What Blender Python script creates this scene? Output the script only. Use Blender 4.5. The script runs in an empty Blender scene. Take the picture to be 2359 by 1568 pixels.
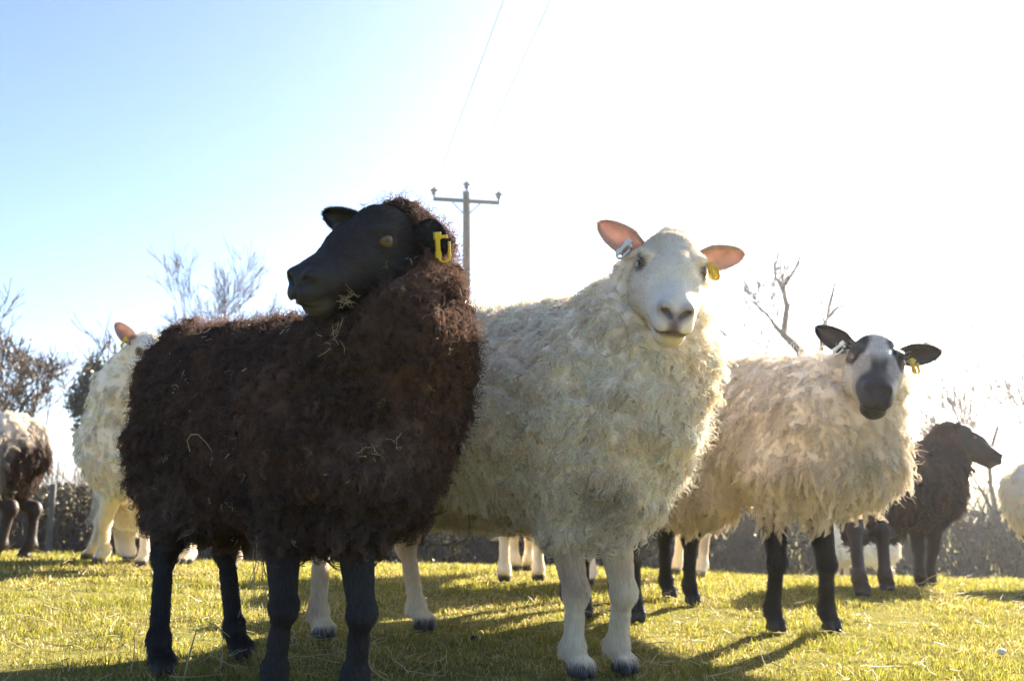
import bpy, math, time
import numpy as np
from mathutils import Matrix, Vector
T0 = time.time()
rng = np.random.default_rng(7)
scene = bpy.context.scene
col = scene.collection
V3 = lambda *a: np.array(a, dtype=np.float64)
def nrm(v):
    v = np.asarray(v, dtype=np.float64)
    return v / (np.linalg.norm(v, axis=-1, keepdims=True) + 1e-12)

# ------------------------------------------------------------------ camera
CAM_H, PITCH, LENS = 0.42, math.radians(8.0), 35.0
cam = bpy.data.cameras.new('camera'); cam_o = bpy.data.objects.new('camera', cam); col.objects.link(cam_o)
cam_o.location = (0, 0, CAM_H); cam_o.rotation_euler = (math.pi/2 + PITCH, 0, 0)
cam.lens = LENS; cam.sensor_width = 36.0; cam.clip_start = 0.05; cam.clip_end = 4000
cam.dof.use_dof = True; cam.dof.focus_distance = 1.95; cam.dof.aperture_fstop = 7.0
scene.camera = cam_o
# ------------------------------------------------------------------ world, sun, exposure
SUN_AZ, SUN_EL = math.radians(36.0), math.radians(23.0)      # azimuth from +Y towards +X
w = bpy.data.worlds.new('World'); scene.world = w; w.use_nodes = True
nt = w.node_tree; nt.nodes.clear()
sky = nt.nodes.new('ShaderNodeTexSky'); sky.sky_type = 'NISHITA'; sky.sun_disc = False
sky.sun_elevation = SUN_EL; sky.sun_rotation = SUN_AZ
sky.air_density = 0.62; sky.dust_density = 1.0; sky.ozone_density = 2.6
bg = nt.nodes.new('ShaderNodeBackground'); bg.inputs[1].default_value = 0.050
wo = nt.nodes.new('ShaderNodeOutputWorld')
nt.links.new(sky.outputs[0], bg.inputs[0]); nt.links.new(bg.outputs[0], wo.inputs[0])
sl = bpy.data.lights.new('sun', 'SUN'); sl.energy = 5.0; sl.angle = math.radians(0.6); sl.color = (1.0, 0.90, 0.75)
so = bpy.data.objects.new('sun', sl); col.objects.link(so)
sdir = Vector((math.sin(SUN_AZ)*math.cos(SUN_EL), math.cos(SUN_AZ)*math.cos(SUN_EL), math.sin(SUN_EL)))
so.rotation_euler = sdir.to_track_quat('Z', 'Y').to_euler(); so.location = (6, 10, 8)
scene.view_settings.view_transform = 'Standard'; scene.view_settings.look = 'None'
scene.view_settings.exposure = 2.80; scene.view_settings.gamma = 1.0
scene.render.engine = 'CYCLES'
HZ, HG = 0.0010, 0.70
cy = scene.cycles
cy.max_bounces = 6; cy.diffuse_bounces = 4; cy.glossy_bounces = 2; cy.transmission_bounces = 4; cy.transparent_max_bounces = 6
cy.use_adaptive_sampling = True; cy.adaptive_threshold = 0.02; cy.use_denoising = True
cy.sample_clamp_indirect = 6.0; cy.caustics_reflective = False; cy.caustics_refractive = False
try:
    scene.cycles_curves.shape = 'RIBBONS'; scene.cycles_curves.subdivisions = 1
except Exception: pass

# ------------------------------------------------------------------ pixel helper (surveying the place: reference pixel + distance -> point)
FPX = 2359.0*LENS/36.0
def ray(px, py):
    f = V3(0, math.cos(PITCH), math.sin(PITCH)); u = V3(0, -math.sin(PITCH), math.cos(PITCH))
    return f*FPX + V3(px-1179.5, 0, 0) - u*(py-784.0)
def P(px, py, Y):
    r = ray(px, py); return V3(0, 0, CAM_H) + r*(Y/r[1])
def ground_z(x, y):
    x = np.asarray(x, float); y = np.asarray(y, float)
    b = -0.026*np.clip(x, -9, 9)
    d = np.clip(y-3.5, 0, 5.0)
    z = b - 0.016*d*d
    far = np.clip(y-8.5, 0, None)
    z = z - 0.16*(1-np.exp(-far/5.0))*4.2 - 0.030*np.clip(y-16, 0, 300)
    back = np.clip(-y, 0, 60); z = z + 0.01*back
    z = z + 0.012*np.sin(x*1.9+y*1.3) * np.clip((y-1)/3, 0, 1) * np.exp(-np.clip(y-9, 0, None)/8)
    return z
def G(px, py):
    r = ray(px, py)
    ts = np.linspace(1.0, 12.0, 4000)
    pts = V3(0, 0, CAM_H) + np.outer(ts, r/r[1])
    hit = pts[:, 2] < ground_z(pts[:, 0], pts[:, 1])
    i = int(np.argmax(hit)) if hit.any() else -1
    p = pts[i].copy(); p[2] = ground_z(p[0], p[1]); return p

# ------------------------------------------------------------------ noise
def _h(i, j, k, s):
    n = (i*374761393 + j*668265263 + k*2147483647 + s*1274126177) & 0xffffffff
    n = ((n ^ (n >> 13))*1274126177) & 0xffffffff
    n = (n ^ (n >> 16)) & 0xffffffff
    return n.astype(np.float64)/4294967295.0
def noise3(p, seed=0):
    p = np.asarray(p, float); i = np.floor(p).astype(np.int64); f = p-i; u = f*f*(3-2*f); r = 0
    for a in (0, 1):
        for b in (0, 1):
            for c in (0, 1):
                wgt = (u[:, 0] if a else 1-u[:, 0])*(u[:, 1] if b else 1-u[:, 1])*(u[:, 2] if c else 1-u[:, 2])
                r = r + wgt*_h(i[:, 0]+a, i[:, 1]+b, i[:, 2]+c, seed)
    return r*2-1
def fbm(p, seed=0, o=3):
    r = 0; a = 1.0
    for k in range(o):
        r = r + a*noise3(p*(2.0**k)+13.7*k, seed+k); a *= 0.5
    return r/1.6

# ------------------------------------------------------------------ materials
MATS = {}
def new_mat(name):
    m = bpy.data.materials.new(name); m.use_nodes = True; t = m.node_tree; t.nodes.clear()
    o = t.nodes.new('ShaderNodeOutputMaterial'); return m, t, o
def mat_plain(name, c, rough=0.6, noise=0.0, scale=30.0, spec=0.3, coat=0.0, bump=0.0):
    if name in MATS: return MATS[name]
    m, t, o = new_mat(name); b = t.nodes.new('ShaderNodeBsdfPrincipled')
    b.inputs['Base Color'].default_value = (*c, 1); b.inputs['Roughness'].default_value = rough
    b.inputs['Specular IOR Level'].default_value = spec; b.inputs['Coat Weight'].default_value = coat
    if noise or bump:
        tc = t.nodes.new('ShaderNodeTexCoord'); n = t.nodes.new('ShaderNodeTexNoise'); n.inputs['Scale'].default_value = scale
        n.inputs['Detail'].default_value = 5; t.links.new(tc.outputs['Object'], n.inputs['Vector'])
        if noise:
            mx = t.nodes.new('ShaderNodeMix'); mx.data_type = 'RGBA'
            mx.inputs['A'].default_value = (*[x*(1-noise) for x in c], 1); mx.inputs['B'].default_value = (*[min(1, x*(1+noise)) for x in c], 1)
            t.links.new(n.outputs['Fac'], mx.inputs['Factor']); t.links.new(mx.outputs['Result'], b.inputs['Base Color'])
        if bump:
            bp = t.nodes.new('ShaderNodeBump'); bp.inputs['Strength'].default_value = bump; bp.inputs['Distance'].default_value = 0.01
            t.links.new(n.outputs['Fac'], bp.inputs['Height']); t.links.new(bp.outputs['Normal'], b.inputs['Normal'])
    t.links.new(b.outputs[0], o.inputs['Surface']); MATS[name] = m; return m
def mat_fibre(name, transl=0.3, gloss=0.05, rough=0.45, tint=None):
    """diffuse + translucent fibre coloured by the 'col' attribute"""
    if name in MATS: return MATS[name]
    m, t, o = new_mat(name)
    a = t.nodes.new('ShaderNodeAttribute'); a.attribute_name = 'col'
    d = t.nodes.new('ShaderNodeBsdfDiffuse'); tr = t.nodes.new('ShaderNodeBsdfTranslucent'); mx = t.nodes.new('ShaderNodeMixShader')
    mx.inputs[0].default_value = transl
    t.links.new(a.outputs['Color'], d.inputs['Color'])
    if tint:
        mu = t.nodes.new('ShaderNodeMix'); mu.data_type = 'RGBA'; mu.blend_type = 'MULTIPLY'; mu.inputs['Factor'].default_value = 1
        mu.inputs['B'].default_value = (*tint, 1); t.links.new(a.outputs['Color'], mu.inputs['A']); t.links.new(mu.outputs['Result'], tr.inputs['Color'])
    else:
        t.links.new(a.outputs['Color'], tr.inputs['Color'])
    t.links.new(d.outputs[0], mx.inputs[1]); t.links.new(tr.outputs[0], mx.inputs[2])
    out = mx
    if gloss:
        g = t.nodes.new('ShaderNodeBsdfGlossy'); g.inputs['Roughness'].default_value = rough; g.inputs['Color'].default_value = (1, 1, 1, 1)
        m2 = t.nodes.new('ShaderNodeMixShader'); m2.inputs[0].default_value = gloss
        t.links.new(mx.outputs[0], m2.inputs[1]); t.links.new(g.outputs[0], m2.inputs[2]); out = m2
    t.links.new(out.outputs[0], o.inputs['Surface']); MATS[name] = m; return m
def mat_hide(name='hide'):
    if name in MATS: return MATS[name]
    m, t, o = new_mat(name); a = t.nodes.new('ShaderNodeAttribute'); a.attribute_name = 'col'
    b = t.nodes.new('ShaderNodeBsdfPrincipled'); b.inputs['Roughness'].default_value = 0.55; b.inputs['Specular IOR Level'].default_value = 0.25
    tc = t.nodes.new('ShaderNodeTexCoord'); n = t.nodes.new('ShaderNodeTexNoise'); n.inputs['Scale'].default_value = 160; n.inputs['Detail'].default_value = 4
    bp = t.nodes.new('ShaderNodeBump'); bp.inputs['Strength'].default_value = 0.25; bp.inputs['Distance'].default_value = 0.004
    t.links.new(tc.outputs['Object'], n.inputs['Vector']); t.links.new(n.outputs['Fac'], bp.inputs['Height']); t.links.new(bp.outputs['Normal'], b.inputs['Normal'])
    t.links.new(a.outputs['Color'], b.inputs['Base Color']); t.links.new(b.outputs[0], o.inputs['Surface']); MATS[name] = m; return m
def mat_eye():
    if 'eye' in MATS: return MATS['eye']
    m, t, o = new_mat('eye'); N = t.nodes.new; L = t.links.new
    tc = N('ShaderNodeTexCoord'); sp = N('ShaderNodeSeparateXYZ'); L(tc.outputs['Object'], sp.inputs[0])
    def mth(op, a, b=None):
        n = N('ShaderNodeMath'); n.operation = op
        for i, v in enumerate((a, b)):
            if v is None: continue
            if isinstance(v, (int, float)): n.inputs[i].default_value = v
            else: L(v, n.inputs[i])
        return n.outputs[0]
    y, z = sp.outputs['Y'], sp.outputs['Z']
    r = mth('SQRT', mth('ADD', mth('MULTIPLY', y, y), mth('MULTIPLY', z, z)))
    iris = N('ShaderNodeValToRGB'); L(mth('DIVIDE', r, 0.0165), iris.inputs[0])
    e = iris.color_ramp.elements; e[0].position = 0.0; e[0].color = (0.11, 0.058, 0.022, 1); e[1].position = 0.80; e[1].color = (0.18, 0.092, 0.03, 1)
    e2 = iris.color_ramp.elements.new(0.88); e2.color = (0.035, 0.02, 0.014, 1); e3 = iris.color_ramp.elements.new(0.97); e3.color = (0.05, 0.04, 0.035, 1)
    py_ = mth('POWER', mth('DIVIDE', mth('ABSOLUTE', y), 0.0078), 3.0); pz = mth('POWER', mth('DIVIDE', mth('ABSOLUTE', z), 0.0034), 3.0)
    pup = mth('LESS_THAN', mth('ADD', py_, pz), 1.0)
    mx = N('ShaderNodeMix'); mx.data_type = 'RGBA'; L(pup, mx.inputs['Factor']); L(iris.outputs[0], mx.inputs['A']); mx.inputs['B'].default_value = (0.004, 0.004, 0.006, 1)
    b = N('ShaderNodeBsdfPrincipled'); L(mx.outputs['Result'], b.inputs['Base Color']); b.inputs['Roughness'].default_value = 0.25; b.inputs['Coat Weight'].default_value = 0.35; b.inputs['Coat Roughness'].default_value = 0.03
    L(b.outputs[0], o.inputs['Surface']); MATS['eye'] = m; return m

# ------------------------------------------------------------------ mesh helpers
def link(o, parent=None):
    col.objects.link(o)
    if parent is not None: o.parent = parent
    return o
def tag(o, label=None, cat=None, group=None, kind=None):
    if label: o['label'] = label
    if cat: o['category'] = cat
    if group: o['group'] = group
    if kind: o['kind'] = kind
    return o
def empty(name, loc):
    o = bpy.data.objects.new(name, None); o.empty_display_size = 0.2; o.location = loc; return link(o)
def mesh_np(name, v, f, mat, parent=None, smooth=True, vcol=None, fcount=None):
    """f: (n,k) int array, or a list of such arrays"""
    me = bpy.data.meshes.new(name); v = np.asarray(v, dtype=np.float32)
    fs = f if isinstance(f, list) else [f]
    fs = [np.asarray(x, dtype=np.int32) for x in fs if len(x)]
    me.vertices.add(len(v)); me.vertices.foreach_set('co', v.ravel())
    loops = np.concatenate([x.ravel() for x in fs]); tot = np.concatenate([np.full(len(x), x.shape[1], np.int32) for x in fs])
    st = np.concatenate([[0], np.cumsum(tot)[:-1]]).astype(np.int32)
    me.loops.add(len(loops)); me.loops.foreach_set('vertex_index', loops)
    me.polygons.add(len(tot)); me.polygons.foreach_set('loop_start', st); me.polygons.foreach_set('loop_total', tot)
    if smooth: me.polygons.foreach_set('use_smooth', np.ones(len(tot), bool))
    me.update(calc_edges=True)
    if vcol is not None:
        a = me.attributes.new('col', 'FLOAT_COLOR', 'POINT')
        c = np.ones((len(v), 4), np.float32); c[:, :3] = vcol; a.data.foreach_set('color', c.ravel())
    if mat: me.materials.append(mat)
    return link(bpy.data.objects.new(name, me), parent)
def curves_np(name, pts, rad, colr, mat, parent=None):
    n, k, _ = pts.shape
    cu = bpy.data.hair_curves.new(name); cu.add_curves([k]*n)
    cu.position_data.foreach_set('vector', np.ascontiguousarray(pts, dtype=np.float32).ravel())
    ra = cu.attributes.get('radius') or cu.attributes.new('radius', 'FLOAT', 'POINT')
    ra.data.foreach_set('value', np.ascontiguousarray(rad, dtype=np.float32).ravel())
    a = cu.attributes.new('col', 'FLOAT_COLOR', 'CURVE')
    c = np.ones((n, 4), np.float32); c[:, :3] = colr; a.data.foreach_set('color', c.ravel())
    cu.materials.append(mat)
    return link(bpy.data.objects.new(name, cu), parent)
def tubes(paths, radii, sides=5):
    """many tapered tubes -> verts, quads ; paths list of (k,3), radii list of (k,)"""
    vs, qs = [], []; off = 0
    ang = np.arange(sides)*2*math.pi/sides; ca, sa = np.cos(ang), np.sin(ang)
    for p, r in zip(paths, radii):
        p = np.asarray(p, float); k = len(p)
        t = nrm(np.gradient(p, axis=0))
        ref = np.where(np.abs(t[:, 2:3]) > 0.9, V3(1, 0, 0), V3(0, 0, 1))
        a = nrm(np.cross(t, ref)); b = np.cross(t, a)
        r = np.asarray(r)
        ring = p[:, None] + r[:, None, None]*(ca[None, :, None]*a[:, None] + sa[None, :, None]*b[:, None])
        vs.append(ring.reshape(-1, 3))
        i = (np.arange(k-1)[:, None]*sides + np.arange(sides)[None]).ravel(); j = (np.arange(k-1)[:, None]*sides + (np.arange(sides)[None]+1) % sides).ravel()
        qs.append(np.stack([i, j, j+sides, i+sides], 1)+off); off += k*sides
    return np.concatenate(vs), np.concatenate(qs)
def lathe(prof, seg=16):
    prof = np.asarray(prof, float); a = np.arange(seg)*2*math.pi/seg; n = len(prof)
    v = np.stack([prof[:, 0:1]*np.cos(a), prof[:, 0:1]*np.sin(a), np.repeat(prof[:, 1:2], seg, 1)], -1).reshape(-1, 3)
    i = (np.arange(n-1)[:, None]*seg+np.arange(seg)).ravel(); j = (np.arange(n-1)[:, None]*seg+(np.arange(seg)+1) % seg).ravel()
    return v, np.stack([i, j, j+seg, i+seg], 1)
def boxes(lst):
    """list of (center, half, 3x3 axes) -> verts, quads"""
    vs, qs = [], []
    c8 = np.array([[x, y, z] for x in (-1, 1) for y in (-1, 1) for z in (-1, 1)], float)
    q = np.array([[0, 1, 3, 2], [4, 6, 7, 5], [0, 4, 5, 1], [2, 3, 7, 6], [0, 2, 6, 4], [1, 5, 7, 3]])
    for k, (c, h, ax) in enumerate(lst):
        vs.append(np.asarray(c)+(c8*np.asarray(h)) @ np.asarray(ax)); qs.append(q+8*k)
    return np.concatenate(vs), np.concatenate(qs)
I3 = np.eye(3)

# ------------------------------------------------------------------ implicit surfaces
def smin(a, b, k):
    h = np.clip(0.5+0.5*(b-a)/k, 0, 1); return b*(1-h)+a*h-k*h*(1-h)
def smax(a, b, k): return -smin(-a, -b, k)
def d_rc(p, a, b, r1, r2):
    ba = (b-a); pa = p-a; h = np.clip((pa @ ba)/max(ba @ ba, 1e-9), 0, 1)
    return np.linalg.norm(pa-h[:, None]*ba, axis=1)-(r1+(r2-r1)*h)
def d_el(p, c, r, M=None):
    q = p-c
    if M is not None: q = q @ np.asarray(M).T
    k0 = np.linalg.norm(q/r, axis=1); k1 = np.linalg.norm(q/(r*r), axis=1)+1e-9
    return k0*(k0-1.0)/k1
def pr_eval(pr, p):
    if pr[0] == 'rc': return d_rc(p, pr[1], pr[2], pr[3], pr[4])
    return d_el(p, pr[1], np.asarray(pr[2], float), pr[3])
def field(prims, p, cell=.06):
    """smooth union of primitives; points are binned so that far primitives are skipped"""
    if len(p) < 4000 or len(prims) < 4:
        d = None
        for pr in prims:
            e = pr_eval(pr, p); d = e if d is None else smin(d, e, pr[-1])
        return d
    ij = np.floor(p/cell).astype(np.int64); ij -= ij.min(0); n = ij.max(0)+1
    uk, inv = np.unique((ij[:, 0]*n[1]+ij[:, 1])*n[2]+ij[:, 2], return_inverse=True); inv = inv.ravel()
    cen = np.zeros((len(uk), 3)); cnt = np.bincount(inv)
    for a in range(3): cen[:, a] = np.bincount(inv, p[:, a])/cnt
    pd = np.stack([pr_eval(pr, cen) for pr in prims], 1); dc = pd.min(1); d = np.full(len(p), 9.0)
    for j, pr in enumerate(prims):
        m = (pd[:, j] < dc+2.2*cell+2*pr[-1])[inv]
        if m.any(): d[m] = smin(d[m], pr_eval(pr, p[m]), pr[-1])
    return d
def surf_nets(f, lo, hi, h):
    B = 8; lo = np.asarray(lo, float)
    nb = np.ceil((np.asarray(hi)-lo)/(h*B)).astype(int)+1
    bi = np.stack(np.meshgrid(*[np.arange(n) for n in nb], indexing='ij'), -1).reshape(-1, 3)
    cd = f(lo+h*(bi*B+(B-1)/2.0))
    act = np.abs(cd) < h*B*0.9+0.025
    V = np.repeat(cd[:, None], 1, 1).reshape(*nb)
    V6 = np.broadcast_to(V[:, None, :, None, :, None], (nb[0], B, nb[1], B, nb[2], B)).copy()
    ba = bi[act]; l = np.stack(np.meshgrid(*[np.arange(B)]*3, indexing='ij'), -1).reshape(-1, 3)
    CH = 4000
    for s in range(0, len(ba), CH):
        b = ba[s:s+CH]
        pts = (lo+h*(b[:, None]*B+l[None])).reshape(-1, 3)
        V6[b[:, 0], :, b[:, 1], :, b[:, 2], :] = f(pts).reshape(-1, B, B, B)
    V = V6.reshape(nb[0]*B, nb[1]*B, nb[2]*B); S = V < 0
    c = [S[i:S.shape[0]-1+i, j:S.shape[1]-1+j, k:S.shape[2]-1+k] for i in (0, 1) for j in (0, 1) for k in (0, 1)]
    al = c[0].copy(); an = c[0].copy()
    for x in c[1:]: al &= x; an |= x
    mix = an & ~al; idx = np.full(mix.shape, -1, np.int64); cells = np.argwhere(mix); idx[mix] = np.arange(len(cells))
    co = np.array([[i, j, k] for i in (0, 1) for j in (0, 1) for k in (0, 1)])
    val = np.stack([V[cells[:, 0]+o[0], cells[:, 1]+o[1], cells[:, 2]+o[2]] for o in co], 1)
    acc = np.zeros((len(cells), 3)); cnt = np.zeros(len(cells))
    for a in range(8):
        for b in range(a+1, 8):
            if np.abs(co[a]-co[b]).sum() != 1: continue
            m = (val[:, a] < 0) != (val[:, b] < 0); t = val[m, a]/(val[m, a]-val[m, b])
            acc[m] += co[a]+t[:, None]*(co[b]-co[a]); cnt[m] += 1
    v = lo+h*(cells+acc/cnt[:, None]); quads = []
    for ax in range(3):
        A = [slice(None)]*3; Bs = [slice(None)]*3; A[ax] = slice(0, -1); Bs[ax] = slice(1, None)
        sa = S[tuple(A)]; sb = S[tuple(Bs)]; e = np.argwhere(sa != sb); flip = sa[tuple(e.T)]
        u, w_ = [(1, 2), (2, 0), (0, 1)][ax]
        ok = (e[:, u] > 0) & (e[:, w_] > 0); e = e[ok]; flip = flip[ok]
        def ci(du, dw):
            x = e.copy(); x[:, u] -= du; x[:, w_] -= dw; x = np.minimum(x, np.array(idx.shape)-1); return idx[tuple(x.T)]
        q = np.stack([ci(1, 1), ci(0, 1), ci(0, 0), ci(1, 0)], 1)
        q[~flip] = q[~flip][:, ::-1]; q = q[(q >= 0).all(1)]; quads.append(q)
    return v, np.concatenate(quads)
def grad(f, p, e=0.002):
    g = np.empty_like(p)
    for i in range(3):
        d = np.zeros(3); d[i] = e; g[:, i] = (f(p+d)-f(p-d))/(2*e)
    return g
def sample_quads(v, q, n, r=rng):
    a, b, c, d = v[q[:, 0]], v[q[:, 1]], v[q[:, 2]], v[q[:, 3]]
    ar = 0.5*np.linalg.norm(np.cross(c-a, d-b), axis=1); cs = np.cumsum(ar)
    i = np.searchsorted(cs, (np.arange(n)+r.random(n))/n*cs[-1]).clip(0, len(q)-1)
    s, t = r.random(n)[:, None], r.random(n)[:, None]
    return (a[i]*(1-s)+b[i]*s)*(1-t)+(d[i]*(1-s)+c[i]*s)*t, nrm(np.cross(c[i]-a[i], d[i]-b[i])), cs[-1]

# ------------------------------------------------------------------ sheep
def head_frame(f, roll=0.0):
    X = nrm(f); Y = nrm(np.cross(V3(0, 0, 1), X)); Z = np.cross(X, Y)
    c, s = math.cos(roll), math.sin(roll)
    return np.stack([X, Y*c+Z*s, Z*c-Y*s])            # rows = local axes
EYE = V3(0.056, 0.0520, 0.005); EOUT = nrm(V3(.50, .86, .06)); ETAN = nrm(V3(.86, -.50, -.10)-EOUT*(V3(.86, -.50, -.10) @ EOUT)); EUP = np.cross(EOUT, ETAN)
def mirr(v, s_): return V3(v[0], v[1]*s_, v[2])
HEAD_ADD = [('el', V3(-.012, 0, 0), (.075, .060, .058), None, .02),
    ('rc', V3(.015, 0, .010), V3(.095, 0, -.014), .054, .043, .02),
    ('rc', V3(.085, 0, -.012), V3(.182, 0, -.052), .041, .029, .02),
    ('el', V3(.178, 0, -.064), (.048, .041, .036), None, .025),
    ('el', V3(.206, .012, -.080), (.024, .024, .020), None, .012), ('el', V3(.206, -.012, -.080), (.024, .024, .020), None, .012),
    ('rc', V3(.02, 0, -.066), V3(.165, 0, -.102), .044, .024, .02), ('el', V3(.176, 0, -.106), (.026, .027, .017), None, .014)]
for s_ in (-1, 1):
    HEAD_ADD += [('el', V3(.026, s_*.042, -.045), (.066, .028, .052), None, .02),
        ('el', V3(.050, s_*.047, .026), (.032, .016, .010), None, .012), ('el', V3(.085, s_*.040, -.022), (.045, .014, .014), None, .015),
        ('el', V3(.050, s_*.047, .004), (.027, .020, .019), None, .014), ('el', V3(.105, s_*.030, -.052), (.060, .022, .036), None, .02), ('el', V3(.212, s_*.021, -.047), (.016, .012, .012), None, .012)]
HEAD_SUB = []
for s_ in (-1, 1):
    HEAD_SUB += [('rc', V3(.2275, s_*.008, -.063), V3(.221, s_*.021, -.051), .0036, .0055, .004),
        ('rc', V3(.230, 0, -.093), V3(.205, s_*.034, -.092), .0040, .0045, .003), ('rc', V3(.205, s_*.034, -.092), V3(.155, s_*.043, -.080), .0045, .0030, .003),
        ('el', mirr(EYE+EOUT*.0165, s_), (.0172, .0135, .0096), np.stack([mirr(ETAN, s_), mirr(EOUT, s_), mirr(EUP, s_)]), .003)]
HEAD_SUB += [('rc', V3(.234, 0, -.066), V3(.228, 0, -.090), .0022, .0028, .002)]

def body_color(style, p, hl, zg, n1, n2):
    """hide colours; hl = head-local coords, zg = height over ground"""
    n = len(p); x, y, z = hl[:, 0], np.abs(hl[:, 1]), hl[:, 2]
    inh = (x > -.1) & (x < .3) & (y < .12) & (np.abs(z) < .15)
    deye = np.linalg.norm(np.stack([x-EYE[0]-.006, y-EYE[1]-.009, (z-.005)*1.35], 1), axis=1)
    q3 = np.stack([x, hl[:, 1], z], 1); dno = np.minimum(pr_eval(HEAD_SUB[0], q3), pr_eval(HEAD_SUB[4], q3)); dmo = np.full(n, 9.0)
    for i_ in (1, 2, 5, 6, 8): dmo = np.minimum(dmo, pr_eval(HEAD_SUB[i_], q3))
    def mixc(c, d, t): return c*(1-t[:, None])+np.asarray(d)*t[:, None]
    ss = lambda a, b, q: np.clip((q-a)/(b-a), 0, 1)**2*(3-2*np.clip((q-a)/(b-a), 0, 1))
    if style in ('black', 'brown'):
        base = V3(.026, .0225, .0210) if style == 'black' else V3(.040, .027, .021)
        c = np.tile(base, (n, 1))*(1+.35*n1[:, None]); c = mixc(c, (.055, .037, .029), np.clip(.15+.6*n2, 0, .7)*(1-.5*inh))
        lip = inh*ss(.15, .20, x)*ss(-.080, -.092, z); c = mixc(c, (.085, .075, .062), lip*.75)
        c = mixc(c, (.02, .02, .022), inh*ss(.2, .22, x)*.6)
        hoof = (.035, .033, .034)
    elif style == 'badger':
        dark = V3(.016, .016, .020); c = np.tile(dark, (n, 1))*(1+.3*n1[:, None]); c = mixc(c, (.50, .44, .36), ss(-.02, -.05, x)*(np.abs(z) < .25)*(y < .2)*(x > -.4)*(zg > .6))
        pale = V3(.56, .51, .44)
        wb = .019+.008*n2
        blaze = ss(.145, .10, x+.4*(y-.02))*ss(wb+.010, wb-.006, y-.25*np.clip(x-.05, 0, .1))
        cheek = ss(-.04, .0, x)*ss(.150, .105, x)*ss(.002, -.014, z+.12*x)*ss(-.15, -.12, z+.1*x)
        side = ss(.08, .10, x)*ss(.175, .14, x)*ss(.012, .024, y)
        patch = ss(1.25, .85, np.sqrt(((x-.022)/.060)**2+((y-.056)/.032)**2+((z-.026)/.040)**2)); t = np.clip(np.maximum(np.maximum(blaze, cheek*.9), side*.55)+.18*n1*(blaze > .05), 0, 1)*inh*(1-patch)
        c = mixc(c, pale, t)
        legp = (zg < .5)*(~inh)*ss(.28, .62, n2+.3*n1); c = mixc(c, (.20, .18, .16), legp*.7)
        hoof = (.04, .04, .042)
    else:
        c = np.tile(V3(.86, .745, .58), (n, 1))*(1+.07*n1[:, None])
        tan = (~inh)*ss(.05, .55, n2); c = mixc(c, (.50, .37, .25), tan*.65)
        c = mixc(c, (.62, .49, .30), inh*ss(-.2, .4, n2)*.60*ss(.15, .08, x))
        c = mixc(c, (.22, .18, .18), inh*ss(.030, .020, deye)*.7)
        c = mixc(c, (.06, .05, .05), inh*ss(.0215, .0175, deye)*.9)
        mz = inh*ss(.175, .205, x); c = mixc(c, (.40, .34, .34), mz*.40*ss(-.1, .4, n1+.2))
        tri = inh*ss(.212, .226, x)*ss(-.050, -.058, z)*ss(.016, .008, y); c = mixc(c, (.17, .13, .13), tri*.8)
        c = mixc(c, (.30, .245, .245), inh*ss(.014, .003, dno)*.75); c = mixc(c, (.085, .065, .065), inh*ss(.0030, -.001, dno)); c = mixc(c, (.17, .12, .115), inh*ss(.0060, .0005, dmo)*.9)
        hoof = (.055, .050, .052)
    hf = ss(.040, .026, zg+.006*n1); c = mixc(c, hoof, hf)
    return np.clip(c, .002, .9)
WOOL = {'black': (V3(.056, .036, .029), V3(.140, .078, .052)), 'white': (V3(.90, .815, .68), V3(.85, .735, .575)),
        'badger': (V3(.80, .71, .585), V3(.66, .56, .43)), 'brown': (V3(.050, .030, .022), V3(.105, .056, .034))}
MAT_WOOL_L = mat_fibre('pale_wool', .22, .02); MAT_WOOL_D = mat_fibre('dark_wool', .45, .02)
MAT_FUR_L = mat_fibre('pale_fur', .25, .03); MAT_FUR_D = mat_fibre('dark_fur', .10, .035, .40)
MAT_EAR = mat_fibre('ear_skin', .36, .02)
def fleece_mat(name, dark):
    if name in MATS: return MATS[name]
    m, t, o = new_mat(name); a = t.nodes.new('ShaderNodeAttribute'); a.attribute_name = 'col'
    d = t.nodes.new('ShaderNodeBsdfDiffuse'); t.links.new(a.outputs['Color'], d.inputs['Color']); d.inputs['Roughness'].default_value = .8
    t.links.new(d.outputs[0], o.inputs['Surface']); MATS[name] = m; return m

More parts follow.
